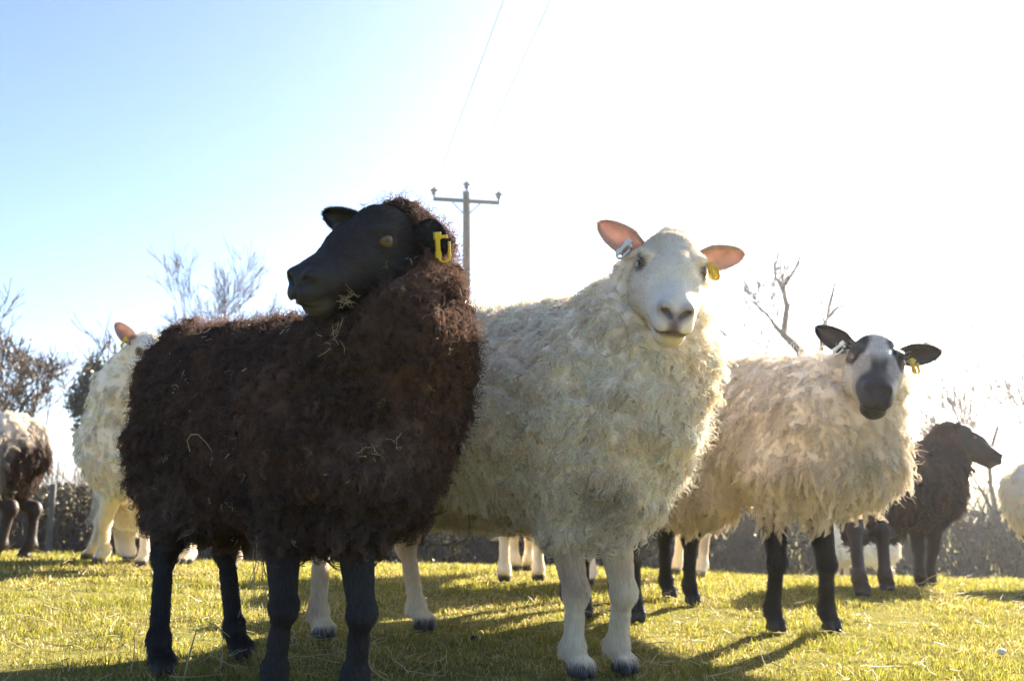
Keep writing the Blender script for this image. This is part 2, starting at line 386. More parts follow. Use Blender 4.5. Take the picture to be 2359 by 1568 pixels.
def leg_prims(kind, top, foot, fwd, k, mesh_w=1.0):
    up = V3(0, 0, 1); lat = np.cross(up, fwd); out = []; d = top-foot; W = k*mesh_w
    if kind == 'f':
        K = foot+d*.43+fwd*.010; Ft = foot+up*.068*k+d*V3(1, 1, 0)*.10-fwd*.006
        E = foot+d*.80-fwd*.02
        out += [('rc', top, E, .075*W, .058*W, .03), ('rc', E, K, .054*W, .032*W, .02), ('el', K+fwd*.004, (.032*W, .031*W, .042*W), None, .015),
                ('rc', K, Ft, .027*W, .0255*W, .015)]
    else:
        St = top+fwd*.05-up*.13*k+d*V3(1, 1, 0)*-.2
        Hk = foot+up*.235*k-fwd*.055*k+d*V3(1, 1, 0)*.42; Ft = foot+up*.070*k-fwd*.020+d*V3(1, 1, 0)*.08
        out += [('rc', top, St, .085*W, .058*W, .03), ('rc', St, Hk, .054*W, .032*W, .03), ('el', Hk-fwd*.006, (.033*W, .031*W, .045*W), None, .015),
                ('rc', Hk, Ft, .027*W, .026*W, .015)]
    out += [('el', Ft, (.031*W, .031*W, .034*W), None, .015)]
    for s in (-1, 1):
        a = Ft+lat*s*.010*W-up*.012; b = foot+fwd*.016*k+lat*s*.0165*W+up*.028*k; c_ = foot+fwd*.030*k+lat*s*.0185*W+up*.010*k
        out += [('rc', a, b, .022*W, .0195*W, .012), ('rc', b, c_, .0195*W, .0125*W, .006), ('rc', foot-fwd*.004+lat*s*.016*W+up*.014, c_, .0150*W, .0125*W, .006)]
    out += [('rc', Ft-fwd*.024*k, Ft-fwd*.034*k-up*.016, .010*k, .006*k, .008)]
    return out

def strands_locks(root, nor, flow, length, lift, width, per, k, crimp, wl, r, rad, curl=0.0, flat=0.5, spread=1.0, grav=0.0, tipw=.8):
    """locks of wool. root/nor/flow (L,3); length,lift,width (L,) -> strand points (L*per,k,3), radii"""
    L = len(root); s = np.linspace(0, 1, k)
    side = nrm(np.cross(nor, flow))
    # centre path: rises from the skin, then lies along the flow, tip curling
    th = lift[:, None]*(1-s)[None]**0.8 - curl*s[None]**2 + .25*(r.random((L, 1))-.5)
    dl = (length/(k-1))[:, None, None]
    dirs = np.cos(th)[..., None]*flow[:, None]+np.sin(th)[..., None]*nor[:, None]
    sw = (r.random((L, 1))-.5)*1.1*s[None]
    dirs = dirs+sw[..., None]*side[:, None]; dirs[..., 2] -= grav*s[None]
    path = root[:, None]+np.cumsum(nrm(dirs)*dl, axis=1)-nrm(dirs)[:, :1]*dl
    ph = r.random((L, 1, 1))*6.28; 
    A = crimp*(length/.05)[:, None]*np.sin(s*math.pi*.9)[None]
    wv = np.sin((s[None]*length[:, None]/wl)*6.283+ph[..., 0]); wv2 = np.cos((s[None]*length[:, None]/wl)*6.283*.8+ph[..., 0]*2)
    path = path+(A*wv)[..., None]*side[:, None]+(A*.7*wv2)[..., None]*nor[:, None]
    # strands around it
    a = r.random((L, per))*6.283; q = np.sqrt(r.random((L, per)))
    u = q*np.cos(a)*width[:, None]; v = q*np.sin(a)*width[:, None]*flat
    tap = (1-tipw*s**1.4)*(.55+.45*np.minimum(1, s*4))
    jit = .12*width[:, None, None]*np.cumsum(r.normal(size=(L, per, k)), -1)/math.sqrt(k)*spread
    jit2 = .12*width[:, None, None]*np.cumsum(r.normal(size=(L, per, k)), -1)/math.sqrt(k)*spread
    pts = path[:, None]+((u[..., None]*tap)+jit)[..., None]*side[:, None, None]+((v[..., None]*tap)+jit2)[..., None]*nor[:, None, None]
    ln = (.65+.35*r.random((L, per, 1, 1)))
    pts = pts[:, :, :1]+(pts-pts[:, :, :1])*ln
    rr = rad*(.7+.6*r.random((L, per, 1)))*(1-.6*s**2)[None, None]
    return pts.reshape(L*per, k, 3), rr.reshape(L*per, k)

def make_ear(parent, name, base, d, face, length, width, c_in, c_out, cup=.35, thick=.0035, fur=None, r=rng):
    """leaf-shaped cupped ear: d = direction, face = where the open side looks"""
    d = nrm(d); face = nrm(face-d*(face @ d)); side = np.cross(d, face)
    nu, nv = 22, 13; u = np.linspace(0, 1, nu)[:, None]; v = np.linspace(-1, 1, nv)[None]
    wd = width*.5*np.clip(np.sin(np.pi*np.clip(.16+u*.84, 0, 1)**.92), 0, 1)**.50*np.ones_like(v); wd = wd*(.62+.38*np.minimum(1, u*3))
    cupd = cup*width*(v**2-0.55)*(1-.55*u)*np.ones_like(u)
    p = base+d*(u*length)[..., None]*np.ones((1, nv, 1))+side*(wd*v*(1-.25*cup*(1-u)))[..., None]+face*cupd[..., None]-face*(.10*length*u**2)[..., None]
    rim = (1-np.abs(v)**6)*np.ones_like(u)*np.clip((1-u)*12, 0, 1)
    inner = p+face*(thick*.5*rim)[..., None]; outer = p-face*(thick*.5*rim+.0006)[..., None]
    vs = np.concatenate([inner.reshape(-1, 3), outer.reshape(-1, 3)]); n = nu*nv
    g = np.arange(n).reshape(nu, nv); q = np.stack([g[:-1, :-1], g[:-1, 1:], g[1:, 1:], g[1:, :-1]], -1).reshape(-1, 4)
    b = np.concatenate([g[0, :], g[1:, -1], g[-1, -2::-1], g[-2:0:-1, 0]]); b2 = np.roll(b, -1)
    rimq = np.stack([b, b+n, b2+n, b2], 1)
    nn = fbm(vs*60, 3, 2)[:, None]
    cc = np.concatenate([np.tile(c_in, (n, 1)), np.tile(c_out, (n, 1))])*(1+.35*nn)
    edge = np.concatenate([(np.abs(v)**5*np.ones_like(u)).ravel()]*2)[:, None]*.6; cc = cc*(1-edge)+np.asarray(c_out)*edge
    o = mesh_np(name, vs, [q, (q+n)[:, ::-1], rimq], MAT_EAR, parent, True, np.clip(cc, .002, .9))
    if fur:
        nf, ln, rad, mat = fur
        ps, ns, _ = sample_quads(vs, np.concatenate([(q+n)[:, ::-1], q[np.abs(np.tile(v[0, :-1], nu-1)) > .65]]), nf, r)
        dirs = nrm(ns*.45+d*.8+r.normal(size=(nf, 3))*.2); L = ln*(.5+.7*r.random(nf)); s = np.linspace(0, 1, 3)
        pts = ps[:, None]+dirs[:, None]*(s[None, :, None]*L[:, None, None])
        curves_np('ear_fur', pts, np.tile(rad*(1-.7*s), (nf, 1)), np.tile(c_out, (nf, 1))*(.7+.6*r.random((nf, 1))), mat, o)
    return o

def make_tag(parent, name, top, down, wide, length, width, gap, c, mname, text=None, tsize=.008):
    """looped plastic ear tag: front bar, rounded bend, shorter back bar, two bosses"""
    down = nrm(down); wide = nrm(wide-down*(wide @ down)); nn = np.cross(down, wide)
    path = [(0, 0), (0, length)]; th = np.linspace(0, math.pi, 9)[1:]
    path += [(-gap*(1-math.cos(a)), length+gap*math.sin(a)) for a in th]; path += [(-2*gap, length*.35)]
    path = np.array(path); t = .0021
    tan = np.gradient(path, axis=0); tan /= np.linalg.norm(tan, axis=1)[:, None]; nor = np.stack([tan[:, 1], -tan[:, 0]], 1)
    vs = []
    for i, (a, b) in enumerate(path):
        hw = width*.5
        for sgn in (-1, 1):
            for e in (-1, 1):
                q = path[i]+nor[i]*t*sgn; vs.append(top+down*q[1]+nn*q[0]+wide*hw*e)
    vs = np.array(vs); k = len(path); qs = []
    for i in range(k-1):
        a = 4*i; b = 4*(i+1)
        qs += [[a, a+1, b+1, b], [a+2, b+2, b+3, a+3], [a, b, b+2, a+2], [a+1, a+3, b+3, b+1]]
    qs += [[0, 2, 3, 1], [4*(k-1), 4*(k-1)+1, 4*(k-1)+3, 4*(k-1)+2]]
    ax = np.stack([wide, down, nn])
    bv, bq = boxes([(top+down*.002, (width*.60, .007, .0062), ax), (top+down*(length*.5), (width*.46, length*.5, .0042), ax), (top+down*(length-.003), (width*.58, .006, .0052), ax), (top+down*.004-nn*2*gap*.5, (width*.28, .003, gap*.8), ax)])
    vs2 = np.concatenate([vs, bv]); qs2 = np.concatenate([np.array(qs), bq+len(vs)])
    o = mesh_np(name, vs2, qs2, mat_plain(mname, c, .38, .12, 220, .4), parent, False)
    bm = o.modifiers.new('bevel', 'BEVEL'); bm.width = .0007; bm.segments = 2; bm.limit_method = 'ANGLE'
    if text:
        cu = bpy.data.curves.new('lettering', 'FONT'); cu.body = text; cu.size = tsize; cu.extrude = .00015; cu.align_x = 'CENTER'; cu.align_y = 'CENTER'; cu.resolution_u = 2
        to = bpy.data.objects.new('lettering_source', cu); col.objects.link(to)
        bpy.context.view_layer.update(); dg = bpy.context.evaluated_depsgraph_get()
        me = bpy.data.meshes.new_from_object(to.evaluated_get(dg)); bpy.data.objects.remove(to)
        me.materials.clear(); me.materials.append(mat_plain('tag_print', (.03, .025, .02), .7))
        tm = bpy.data.objects.new('lettering', me); link(tm, o)
        X = down if abs(down @ V3(0, 0, 1)) < 2 else wide; Z = nn; Yv = np.cross(Z, X)
        tm.matrix_local = Matrix(((X[0], Yv[0], Z[0], 0), (X[1], Yv[1], Z[1], 0), (X[2], Yv[2], Z[2], 0), (0, 0, 0, 1)))
        tm.location = top+down*length*.5+nn*.0046
    return o

SHEEP_N = 0
def make_sheep(label, style, rump, chest, rr, rc, neck, head, hf, legs, fwd, s=1.0, roll=0.0, neck_r=(.17, .115), res=.006, fres=.011,
               locks=2500, per=24, lock_len=.05, lock_w=.011, lift=.9, crimp=.0030, wl=.017, curl=.5, rad=.0006, fur=26000, lump=.012, grav=.2, fleece_extra=(), flow_mode='down',
               legk=1.0, legw=1.0, ears=None, ear_col=None, tags=(), cap=True, group=None, wool_style=None, dirt=.0, face_wool=.0, zmin=.0, tail=False, back_weight=.35, detail=True, frizz=0, hcut=(.74, .82), rear=None, lockjit=1.0, tipw=.80, lowlen=.35, spots=()):
    global SHEEP_N; SHEEP_N += 1
    seed = 100*SHEEP_N; r = np.random.default_rng(seed)
    foot_xy = np.mean([l[2] for l in legs], axis=0); base = V3(foot_xy[0], foot_xy[1], float(ground_z(foot_xy[0], foot_xy[1])))
    root = empty('sheep', base); tag(root, label, 'sheep', group)
    W = lambda p: np.asarray(p, float)-base
    rump, chest, neck, head = W(rump), W(chest), W(neck), W(head); fwd = nrm(V3(fwd[0], fwd[1], 0))
    R = head_frame(hf, roll); ax = nrm(chest-rump)
    prims = [('rc', rump, chest, rr-.05, rc-.05, .02), ('rc', chest+fwd*.02, neck, .12, .085, .05), ('rc', neck, head+(V3(-.03, 0, -.035)*s) @ R, .085, .058*s, .04)]
    for (kd, tp, ft) in legs: prims += leg_prims(kd, W(tp), W(ft), fwd, legk, legw)
    if tail:
        tb = rump-fwd*(rr-.04)+V3(0, 0, .10); prims += [('rc', tb, tb-fwd*.07-V3(0, 0, .05), .035, .030, .02), ('rc', tb-fwd*.07-V3(0, 0, .05), tb-fwd*.075-V3(0, 0, .22), .030, .022, .01)]
    def f_body(p):
        d = field(prims, p); hl = ((p-head) @ R.T)/s
        near = np.linalg.norm(hl-V3(.09, 0, -.03), axis=1) < .30
        if near.any():
            q = hl[near]; hd = field(HEAD_ADD, q, .05)
            dd = smin(d[near]/s, hd, .03); ns = np.abs(dd) < .03
            if ns.any():
                de = dd[ns]; qe = q[ns]
                for pr in HEAD_SUB: de = smax(de, -pr_eval(pr, qe), pr[-1])
                dd[ns] = de
            d[near] = dd*s
        return d
    allp = np.array([W(l[2]) for l in legs]+[rump, chest, head, head+(V3(.24, 0, -.05)*s) @ R])
    lo = allp.min(0)-.14; hi = allp.max(0)+.14
    lo[:2] = np.minimum(lo[:2], np.minimum(rump, chest)[:2]-max(rr, rc)-.02); hi[:2] = np.maximum(hi[:2], np.maximum(rump, chest)[:2]+max(rr, rc)+.02)
    lo[2] = allp[:, 2].min()-.03; hi[2] = max(hi[2], max(rump[2], chest[2])+max(rr, rc)+.05)
    v, q = surf_nets(f_body, lo, hi, res)
    if detail:
        fv = f_body(v); g = np.stack([(f_body(v+d_)-fv)/.0015 for d_ in np.eye(3)*.0015], 1); v = v-(np.clip(fv, -res, res)/np.maximum((g*g).sum(1), .25))[:, None]*g
    def colour(p):
        hl = ((p-head) @ R.T)/s; zg = p[:, 2]-(ground_z(p[:, 0]+base[0], p[:, 1]+base[1])-base[2])
        return body_color(style, p, hl, zg, fbm(p*22, seed, 2), fbm(p*9+5, seed+7, 2))
    # fleece surface
    hb = head+(V3(-.055, 0, -.03)*s) @ R
    fl = [('rc', rump, chest, rr, rc, .05), ('rc', chest+fwd*.03, neck, neck_r[0], (neck_r[0]+neck_r[1])*.5, .06), ('rc', neck, hb, (neck_r[0]+neck_r[1])*.5, neck_r[1], .05)]
    for (kd, tp, ft) in legs:
        tp = W(tp); ft = W(ft); d = tp-ft
        if kd == 'h': fl += [('rc', tp, ft+d*hcut[0], .112*legk, .068*legk, .06), ('rc', tp, tp+fwd*.05-V3(0, 0, .10)*legk, .115*legk, .085*legk, .06)]
        else: fl += [('rc', tp, ft+d*hcut[1], .095*legk, .060*legk, .05)]
    for e in fleece_extra: fl.append((e[0], W(e[1]), W(e[2]), e[3], e[4], e[5]) if e[0] == 'rc' else (e[0], W(e[1]), e[2], None, e[3]))
    if cap: fl += [('el', head+(V3(-.035, 0, .022)*s) @ R, (.052*s*cap, .050*s*cap, .048*s*cap), R, .03)]
    def f_fl(p):
        d = field(fl, p); hl = ((p-head) @ R.T)/s
        # keep the face clear of wool
        face = d_rc(hl, V3(.030, 0, -.02), V3(.25, 0, -.07), .088, .085)*s
        face = smax(face, -(hl[:, 0]+.012-.55*np.clip(-hl[:, 2]-.03, 0, .12)+face_wool)*s, .02)
        return smax(d, -face, .03)
    flo = np.minimum(lo, np.minimum(rump, chest)-.3); fhi = np.maximum(hi, np.maximum(rump, chest)+.3); flo[2] = lo[2]+.08
    fv_, fq = surf_nets(f_fl, flo, fhi, fres)
    gn = nrm(grad(f_fl, fv_, .004))
    lumpn = fbm(fv_*V3(17, 17, 30), seed+3, 2); lumpb = fbm(fv_*7, seed+5, 2)
    fv_ = fv_+gn*(lump*(lumpn*.8+.9*lumpb)-.012+.005*fbm(fv_*58, seed+6, 1))[:, None]
    wcs = WOOL[wool_style or style]
    def wool_col(p, jit):
        n = fbm(p*11, seed+11, 3); n2 = fbm(p*4, seed+17, 2)
        t = np.clip(.45+.7*n+jit*.35, 0, 1)[:, None]; c = wcs[0]*(1-t)+wcs[1]*t
        if dirt:
            low = np.clip((.42-(p[:, 2]))/.16, 0, 1)
            dz = np.clip((n2+.8*low-.55)*2.2, 0, 1)*dirt; c = c*(1-dz[:, None])+V3(.20, .165, .10)*dz[:, None]
            gs = np.clip((fbm(p*16, seed+29, 2)-.52)*6, 0, 1)*dirt; c = c*(1-gs[:, None])+V3(.17, .17, .06)*gs[:, None]
        if (wool_style or style) == 'black':
            gy = np.clip((fbm(p*28, seed+31, 2)-.40+.5*np.clip((.40-p[:, 2])/.12, 0, 1)*.6)*4, 0, 1)*.5; c = c*(1-gy[:, None])+V3(.15, .115, .095)*gy[:, None]
        for (sp, sr, sc, sa) in spots:
            k_ = np.clip(1.3-np.linalg.norm((p-W(sp))*V3(1, .7, 1), axis=1)/sr+.5*n, 0, 1)*sa; c = c*(1-k_[:, None])+V3(*sc)*(1+.5*n[:, None])*k_[:, None]
        if rear is not None:
            rz = np.clip(((p-rump) @ -fwd-.0+.05*n)*12, 0, 1)*np.clip((rump[2]+.12-p[:, 2]+.05*n)*12, 0, 1); c = c*(1-rz[:, None])+V3(*rear)*(1+.4*n[:, None])*rz[:, None]
        return np.clip(c*(1+.15*jit[:, None]), .003, .9)
    def wool_jit(c, j): return np.clip(c*(1+.13*j[:, None]), .003, .9)
    dark = (wool_style or style) in ('black', 'brown')
    # bare hide, dropping what is buried deep in the fleece is not needed: one continuous body
    mesh_np('body', v, q, mat_hide(), root, True, colour(v))
    fo = mesh_np('fleece', fv_, fq, fleece_mat('fleece_core', dark), root, True, wool_col(fv_, np.zeros(len(fv_))))
    # wool locks
    lp, ln, area = sample_quads(fv_, fq, locks, r)
    hlr = ((lp-head) @ R.T)/s
    down = V3(0, 0, -1)
    fl_dir = down[None]*1.0-ax[None]*back_weight+r.normal(size=lp.shape)*.22
    if flow_mode == 'fuzzy': fl_dir = fl_dir+r.normal(size=lp.shape)*.5
    hw = np.clip((.17*s-np.linalg.norm(lp-(head+(V3(-.02, 0, -.02)*s) @ R), axis=1))/(.06*s), 0, 1)[:, None]
    fl_dir = fl_dir*(1-hw)+(V3(-1, 0, -.25) @ R)[None]*hw*1.3
    flow = fl_dir-(fl_dir*ln).sum(1)[:, None]*ln; flow = nrm(flow)
    big = .75+.6*np.clip(fbm(lp*14, seed+19, 2)+.4, 0, 1.2)
    low = np.clip((.46-lp[:, 2])/.18, 0, 1)
    length = lock_len*big*(.7+.6*r.random(locks))*(1+lowlen*low)
    length = length*(1-.5*hw[:, 0])
    width = lock_w*(.7+.7*r.random(locks))
    lf = lift*(.6+.7*r.random(locks))
    pts, rd = strands_locks(lp-ln*.006, ln, flow, length, lf, width, per, 8, crimp, wl, r, rad, curl, .6, 1.0, grav, tipw)
    lj = np.repeat(r.normal(size=locks)*.9*lockjit, per)+r.normal(size=locks*per)*.35
    wc = wool_jit(np.repeat(wool_col(lp, r.normal(size=locks)*.5), per, 0), lj)
    if frizz:
        zp, zn, _ = sample_quads(fv_, fq, frizz, r); k = 7; sS = np.linspace(0, 1, k)
        zd = nrm(zn*.9+down*.5+r.normal(size=zp.shape)*.55); zL = (.022+.020*r.random(frizz))*(lock_len/.045)
        e1 = nrm(np.cross(zd, r.normal(size=zp.shape))); e2 = np.cross(zd, e1); phs = r.random((frizz, 1))*6.283; tw = 6.283*(1.2+1.6*r.random((frizz, 1)))*sS
        am = (.0022+.003*r.random((frizz, 1)))*np.sqrt(sS)
        zpts = zp[:, None]+zd[:, None]*(sS[None]*zL[:, None])[..., None]+(am*np.sin(tw+phs))[..., None]*e1[:, None]+(am*np.cos(tw+phs))[..., None]*e2[:, None]
        zpts = np.concatenate([zpts, zpts[:, -1:]+(zpts[:, -1:]-zpts[:, -2:-1])*.3], 1)
        zr = np.tile(rad*.75*(1-.5*np.linspace(0, 1, 8)), (frizz, 1))
        pts = np.concatenate([pts, zpts]); rd = np.concatenate([rd, zr]); wc = np.concatenate([wc, wool_jit(wool_col(zp, r.normal(size=frizz)*.4), r.normal(size=frizz)*.5)])
    curves_np('wool', pts, rd, wc, MAT_WOOL_D if dark else MAT_WOOL_L, fo)
    # short fur on face and legs
    if fur:
        bare = f_fl(v) > -.012; qb = q[bare[q].all(1)]
        if len(qb):
            fp, fn, fa = sample_quads(v, qb, fur, r)
            hl = ((fp-head) @ R.T)/s; inh = (np.linalg.norm(hl-V3(.08, 0, -.03), axis=1) < .2)
            keep = ~(inh & ((hl[:, 0] > .215) & (hl[:, 2] < -.035)))
            de = np.linalg.norm(np.stack([hl[:, 0]-EYE[0], np.abs(hl[:, 1])-EYE[1]-.010, (hl[:, 2]-.005)*1.6], 1), axis=1); keep &= ~(inh & (de < .018))
            zg = fp[:, 2]-(ground_z(fp[:, 0]+base[0], fp[:, 1]+base[1])-base[2]); keep &= ~((zg < .03) & ~inh)
            fp, fn, hl, inh = fp[keep], fn[keep], hl[keep], inh[keep]; n = len(fp)
            back = (V3(-1, 0, -.12) @ R); cl = fbm(fp*55, seed+41, 1); cl2 = fbm(fp*170, seed+43, 2)[:, None]
            dr = np.where(inh[:, None], back[None], V3(0, 0, -1)[None])+r.normal(size=(n, 3))*.16+.25*cl[:, None]
            dr = nrm(dr-(dr*fn).sum(1)[:, None]*fn); L = np.where(inh, .0105*np.clip(.45+(.2-hl[:, 0])*5, .35, 1.3), .017)*(.6+.7*r.random(n))
            k = 4; sS = np.linspace(0, 1, k); lift_ = .50*(1-.6*sS)
            pts = fp[:, None]-fn[:, None]*.0008+(dr[:, None]*sS[None, :, None]+fn[:, None]*(lift_*sS)[None, :, None])*L[:, None, None]
            curves_np('fur', pts, np.tile(.00048*(1-.75*sS), (n, 1))*(.7+.6*r.random((n, 1))), np.clip(colour(fp)*(1+(.24 if style == 'white' else .6)*cl2)*(1+(.13 if style == 'white' else .30)*r.normal(size=(n, 1))), .002, .9), MAT_FUR_D if style != 'white' else MAT_FUR_L, root)
    # eyes
    for sg in (1, -1):
        c = head+(mirr(EYE-EOUT*.0015, sg)*s) @ R
        vv, qq = lathe([(math.sin(a)*.0172*s, -math.cos(a)*.0172*s) for a in np.linspace(0.001, math.pi-.001, 15)], 22)
        eo = mesh_np('eye', vv, qq, mat_eye(), root)
        out = mirr(EOUT, sg) @ R; fw = mirr(ETAN, sg) @ R; zz = np.cross(out, fw)
        eo.matrix_local = Matrix(((out[0], fw[0], zz[0], c[0]), (out[1], fw[1], zz[1], c[1]), (out[2], fw[2], zz[2], c[2]), (0, 0, 0, 1)))
    # ears: list of (side, dir_local, face_local, length, width)
    cin, cout = ear_col if ear_col else {'white': ((.48, .29, .25), (.62, .52, .46)), 'black': ((.02, .017, .017), (.012, .011, .012)), 'brown': ((.03, .02, .018), (.02, .014, .012)), 'badger': ((.03, .022, .022), (.014, .013, .015))}[style]
    for (sg, dl, fcl, L, Wd) in (ears or [(1, (-.25, 1, .12), (.9, .3, -.1), .115, .062), (-1, (-.25, -1, .12), (.9, -.3, -.1), .115, .062)]):
        b = head+(V3(-.030, sg*.046, .018)*s) @ R
        make_ear(root, 'ear', b, V3(*dl) @ R, V3(*fcl) @ R, L*s, Wd*s, V3(*cin), V3(*cout), fur=(2600 if detail else 500, .007, .00035, MAT_FUR_L if style == 'white' else MAT_FUR_D), r=r)
    for tg in tags:
        make_tag(root, 'ear_tag', head+(V3(*tg['at'])*s) @ R, V3(*tg['down']) @ R, V3(*tg['wide']) @ R, tg['len'], tg['w'], tg['gap'], tg['c'], tg['m'], tg.get('text'), tg.get('ts', .007))
    root['_'] = 0; del root['_']
    return root, base, head, R, (fv_, fq), f_fl, f_body

YEL = (.64, .44, .02); WHT = (.66, .66, .60)
INFO = {}
# --- the dark brown sheep in front
INFO['A'] = make_sheep('black-faced dark brown fleeced sheep with head turned sideways and yellow ear tag', 'black',
    rump=P(540, 985, 2.27), chest=P(775, 985, 1.94), rr=.195, rc=.205, neck=P(915, 790, 1.87), head=P(881.4, 554.6, 1.85), hf=(-.546, -.799, -.253), s=1.0, roll=math.radians(-10.5),
    legs=[('h', P(438, 1035, 2.22), G(366, 1552)), ('h', P(530, 1045, 2.36), G(548, 1515)), ('f', P(668, 1090, 1.88), G(632, 1628)), ('f', P(830, 1095, 1.82), G(822, 1640))], fwd=(.36, -.44), neck_r=(.20, .105),
    res=.0045, fres=.010, locks=8000, per=15, lock_len=.036, lock_w=.0100, lift=1.05, crimp=.0046, wl=.014, curl=.9, rad=.00062, fur=46000, frizz=22000, lump=.024, lockjit=1.6, tipw=.85, grav=.15, flow_mode='fuzzy',
    fleece_extra=[('rc', P(425, 985, 2.27), P(600, 985, 2.15), .125, .15, .06), ('rc', P(452, 880, 2.32), P(740, 885, 1.97), .135, .145, .06), ('rc', P(500, 1050, 2.25), P(835, 1060, 1.91), .14, .135, .06), ('rc', P(910, 905, 1.91), P(965, 750, 1.93), .138, .090, .06)]
    , legw=.63, face_wool=.030, cap=.92, lowlen=1.0, spots=[(P(385, 1160, 2.1), .10, (.19, .145, .12), .5), (P(860, 1150, 1.72), .10, (.18, .14, .115), .45), (P(900, 1040, 1.72), .09, (.16, .12, .10), .35), (P(640, 1180, 1.85), .09, (.16, .12, .10), .4)],
    ears=[(1, (-.10, .83, -.28), (-.75, -.5, .2), .088, .080), (-1, (.28, -1, .22), (.9, .1, -.2), .12, .066)],
    tags=[dict(at=(-.016, .118, .016), down=(.02, .08, -1), wide=(.62, .78, 0), len=.040, w=.0105, gap=.0105, c=YEL, m='yellow_plastic')])
print('A', time.time()-T0)
# --- the white sheep beside it
INFO['B'] = make_sheep('white-faced cream fleeced sheep with pink ears looking straight ahead', 'white',
    rump=P(880, 960, 2.74), chest=P(1358, 945, 2.28), rr=.25, rc=.214, neck=P(1475, 800, 2.20), head=P(1540, 612, 2.05), hf=(-.054, -.942, -.332), s=1.08, roll=math.radians(-9),
    legs=[('h', P(810, 1045, 2.66), G(737, 1470)), ('h', P(960, 1045, 2.82), G(970, 1450)), ('f', P(1305, 1100, 2.24), G(1328, 1560)), ('f', P(1425, 1100, 2.20), G(1428, 1550))], fwd=(.57, -.55), neck_r=(.20, .108),
    res=.0045, fres=.010, locks=12500, per=13, lock_len=.046, lock_w=.0115, lift=.95, crimp=.0046, wl=.017, curl=.9, rad=.00072, fur=46000, frizz=12000, lump=.024, lockjit=.5, tipw=.85, grav=.2,
    fleece_extra=[('rc', P(900, 860, 2.74), P(1400, 870, 2.28), .19, .18, .06), ('rc', P(1040, 1060, 2.62), P(1420, 1065, 2.24), .155, .15, .06), ('rc', P(1482, 945, 2.16), P(1490, 850, 2.16), .148, .135, .06)],
    ears=[(1, (-.15, 1, .16), (1, .15, -.25), .110, .060), (-1, (-.15, -1, .38), (1, -.1, -.2), .110, .062)],
    tags=[dict(at=(-.012, -.082, .035), down=(.10, -.62, -.85), wide=(.75, -.3, .3), len=.034, w=.0075, gap=.0075, c=WHT, m='white_plastic', text='UK01329469', ts=.0075),
          dict(at=(-.005, .078, .012), down=(.1, .45, -1), wide=(.85, .5, .2), len=.026, w=.011, gap=.008, c=YEL, m='yellow_plastic', text='0469', ts=.0085)], dirt=.14, legw=.74, cap=1.16, lowlen=.5, spots=[(P(1405, 1150, 2.10), .06, (.26, .21, .15), .8), (P(1070, 1180, 2.50), .09, (.33, .30, .17), .55), (P(1600, 930, 2.10), .05, (.36, .34, .16), .5), (P(1180, 1160, 2.40), .06, (.34, .30, .18), .5)])
print('B', time.time()-T0)
# --- the badger-faced sheep behind
INFO['C'] = make_sheep('cream fleeced sheep with black and white striped face and black legs', 'badger',
    rump=P(1690, 985, 3.52), chest=P(1890, 992, 3.0), rr=.215, rc=.205, neck=P(1975, 925, 2.97), head=P(2014.8, 828.8, 2.85), hf=(-.276, -.94, -.199), s=1.15, roll=math.radians(-10.7),
    legs=[('h', P(1560, 1080, 3.52), G(1538, 1375)), ('h', P(1630, 1080, 3.42), G(1592, 1391)), ('f', P(1790, 1080, 2.95), G(1782, 1453)), ('f', P(1885, 1080, 2.88), G(1910, 1453))], fwd=(.23, -.67), neck_r=(.165, .098),
    res=.006, fres=.012, locks=4600, per=18, lock_len=.066, lock_w=.0125, lift=.55, crimp=.0045, wl=.026, curl=.2, rad=.0007, fur=24000, frizz=4000, lump=.016, grav=.6, lockjit=.8, tipw=.88,
    fleece_extra=[('rc', P(1660, 930, 3.52), P(1900, 930, 3.02), .16, .15, .06), ('rc', P(1740, 1040, 3.42), P(1915, 1050, 2.98), .145, .135, .06), ('rc', P(1990, 1060, 2.93), P(1985, 1000, 2.93), .13, .12, .06)],
    ears=[(1, (-.10, 1, .16), (1, .15, -.25), .115, .064), (-1, (-.15, -1, .35), (1, -.1, -.2), .115, .064)],
    tags=[dict(at=(-.012, -.080, .030), down=(.10, -.62, -.75), wide=(.75, -.3, .3), len=.034, w=.009, gap=.008, c=WHT, m='white_plastic'),
          dict(at=(-.005, .085, .012), down=(.1, .45, -1), wide=(.85, .5, .2), len=.034, w=.010, gap=.008, c=YEL, m='yellow_plastic')], dirt=.5, legw=.74, cap=0, face_wool=-.022)
print('C', time.time()-T0)

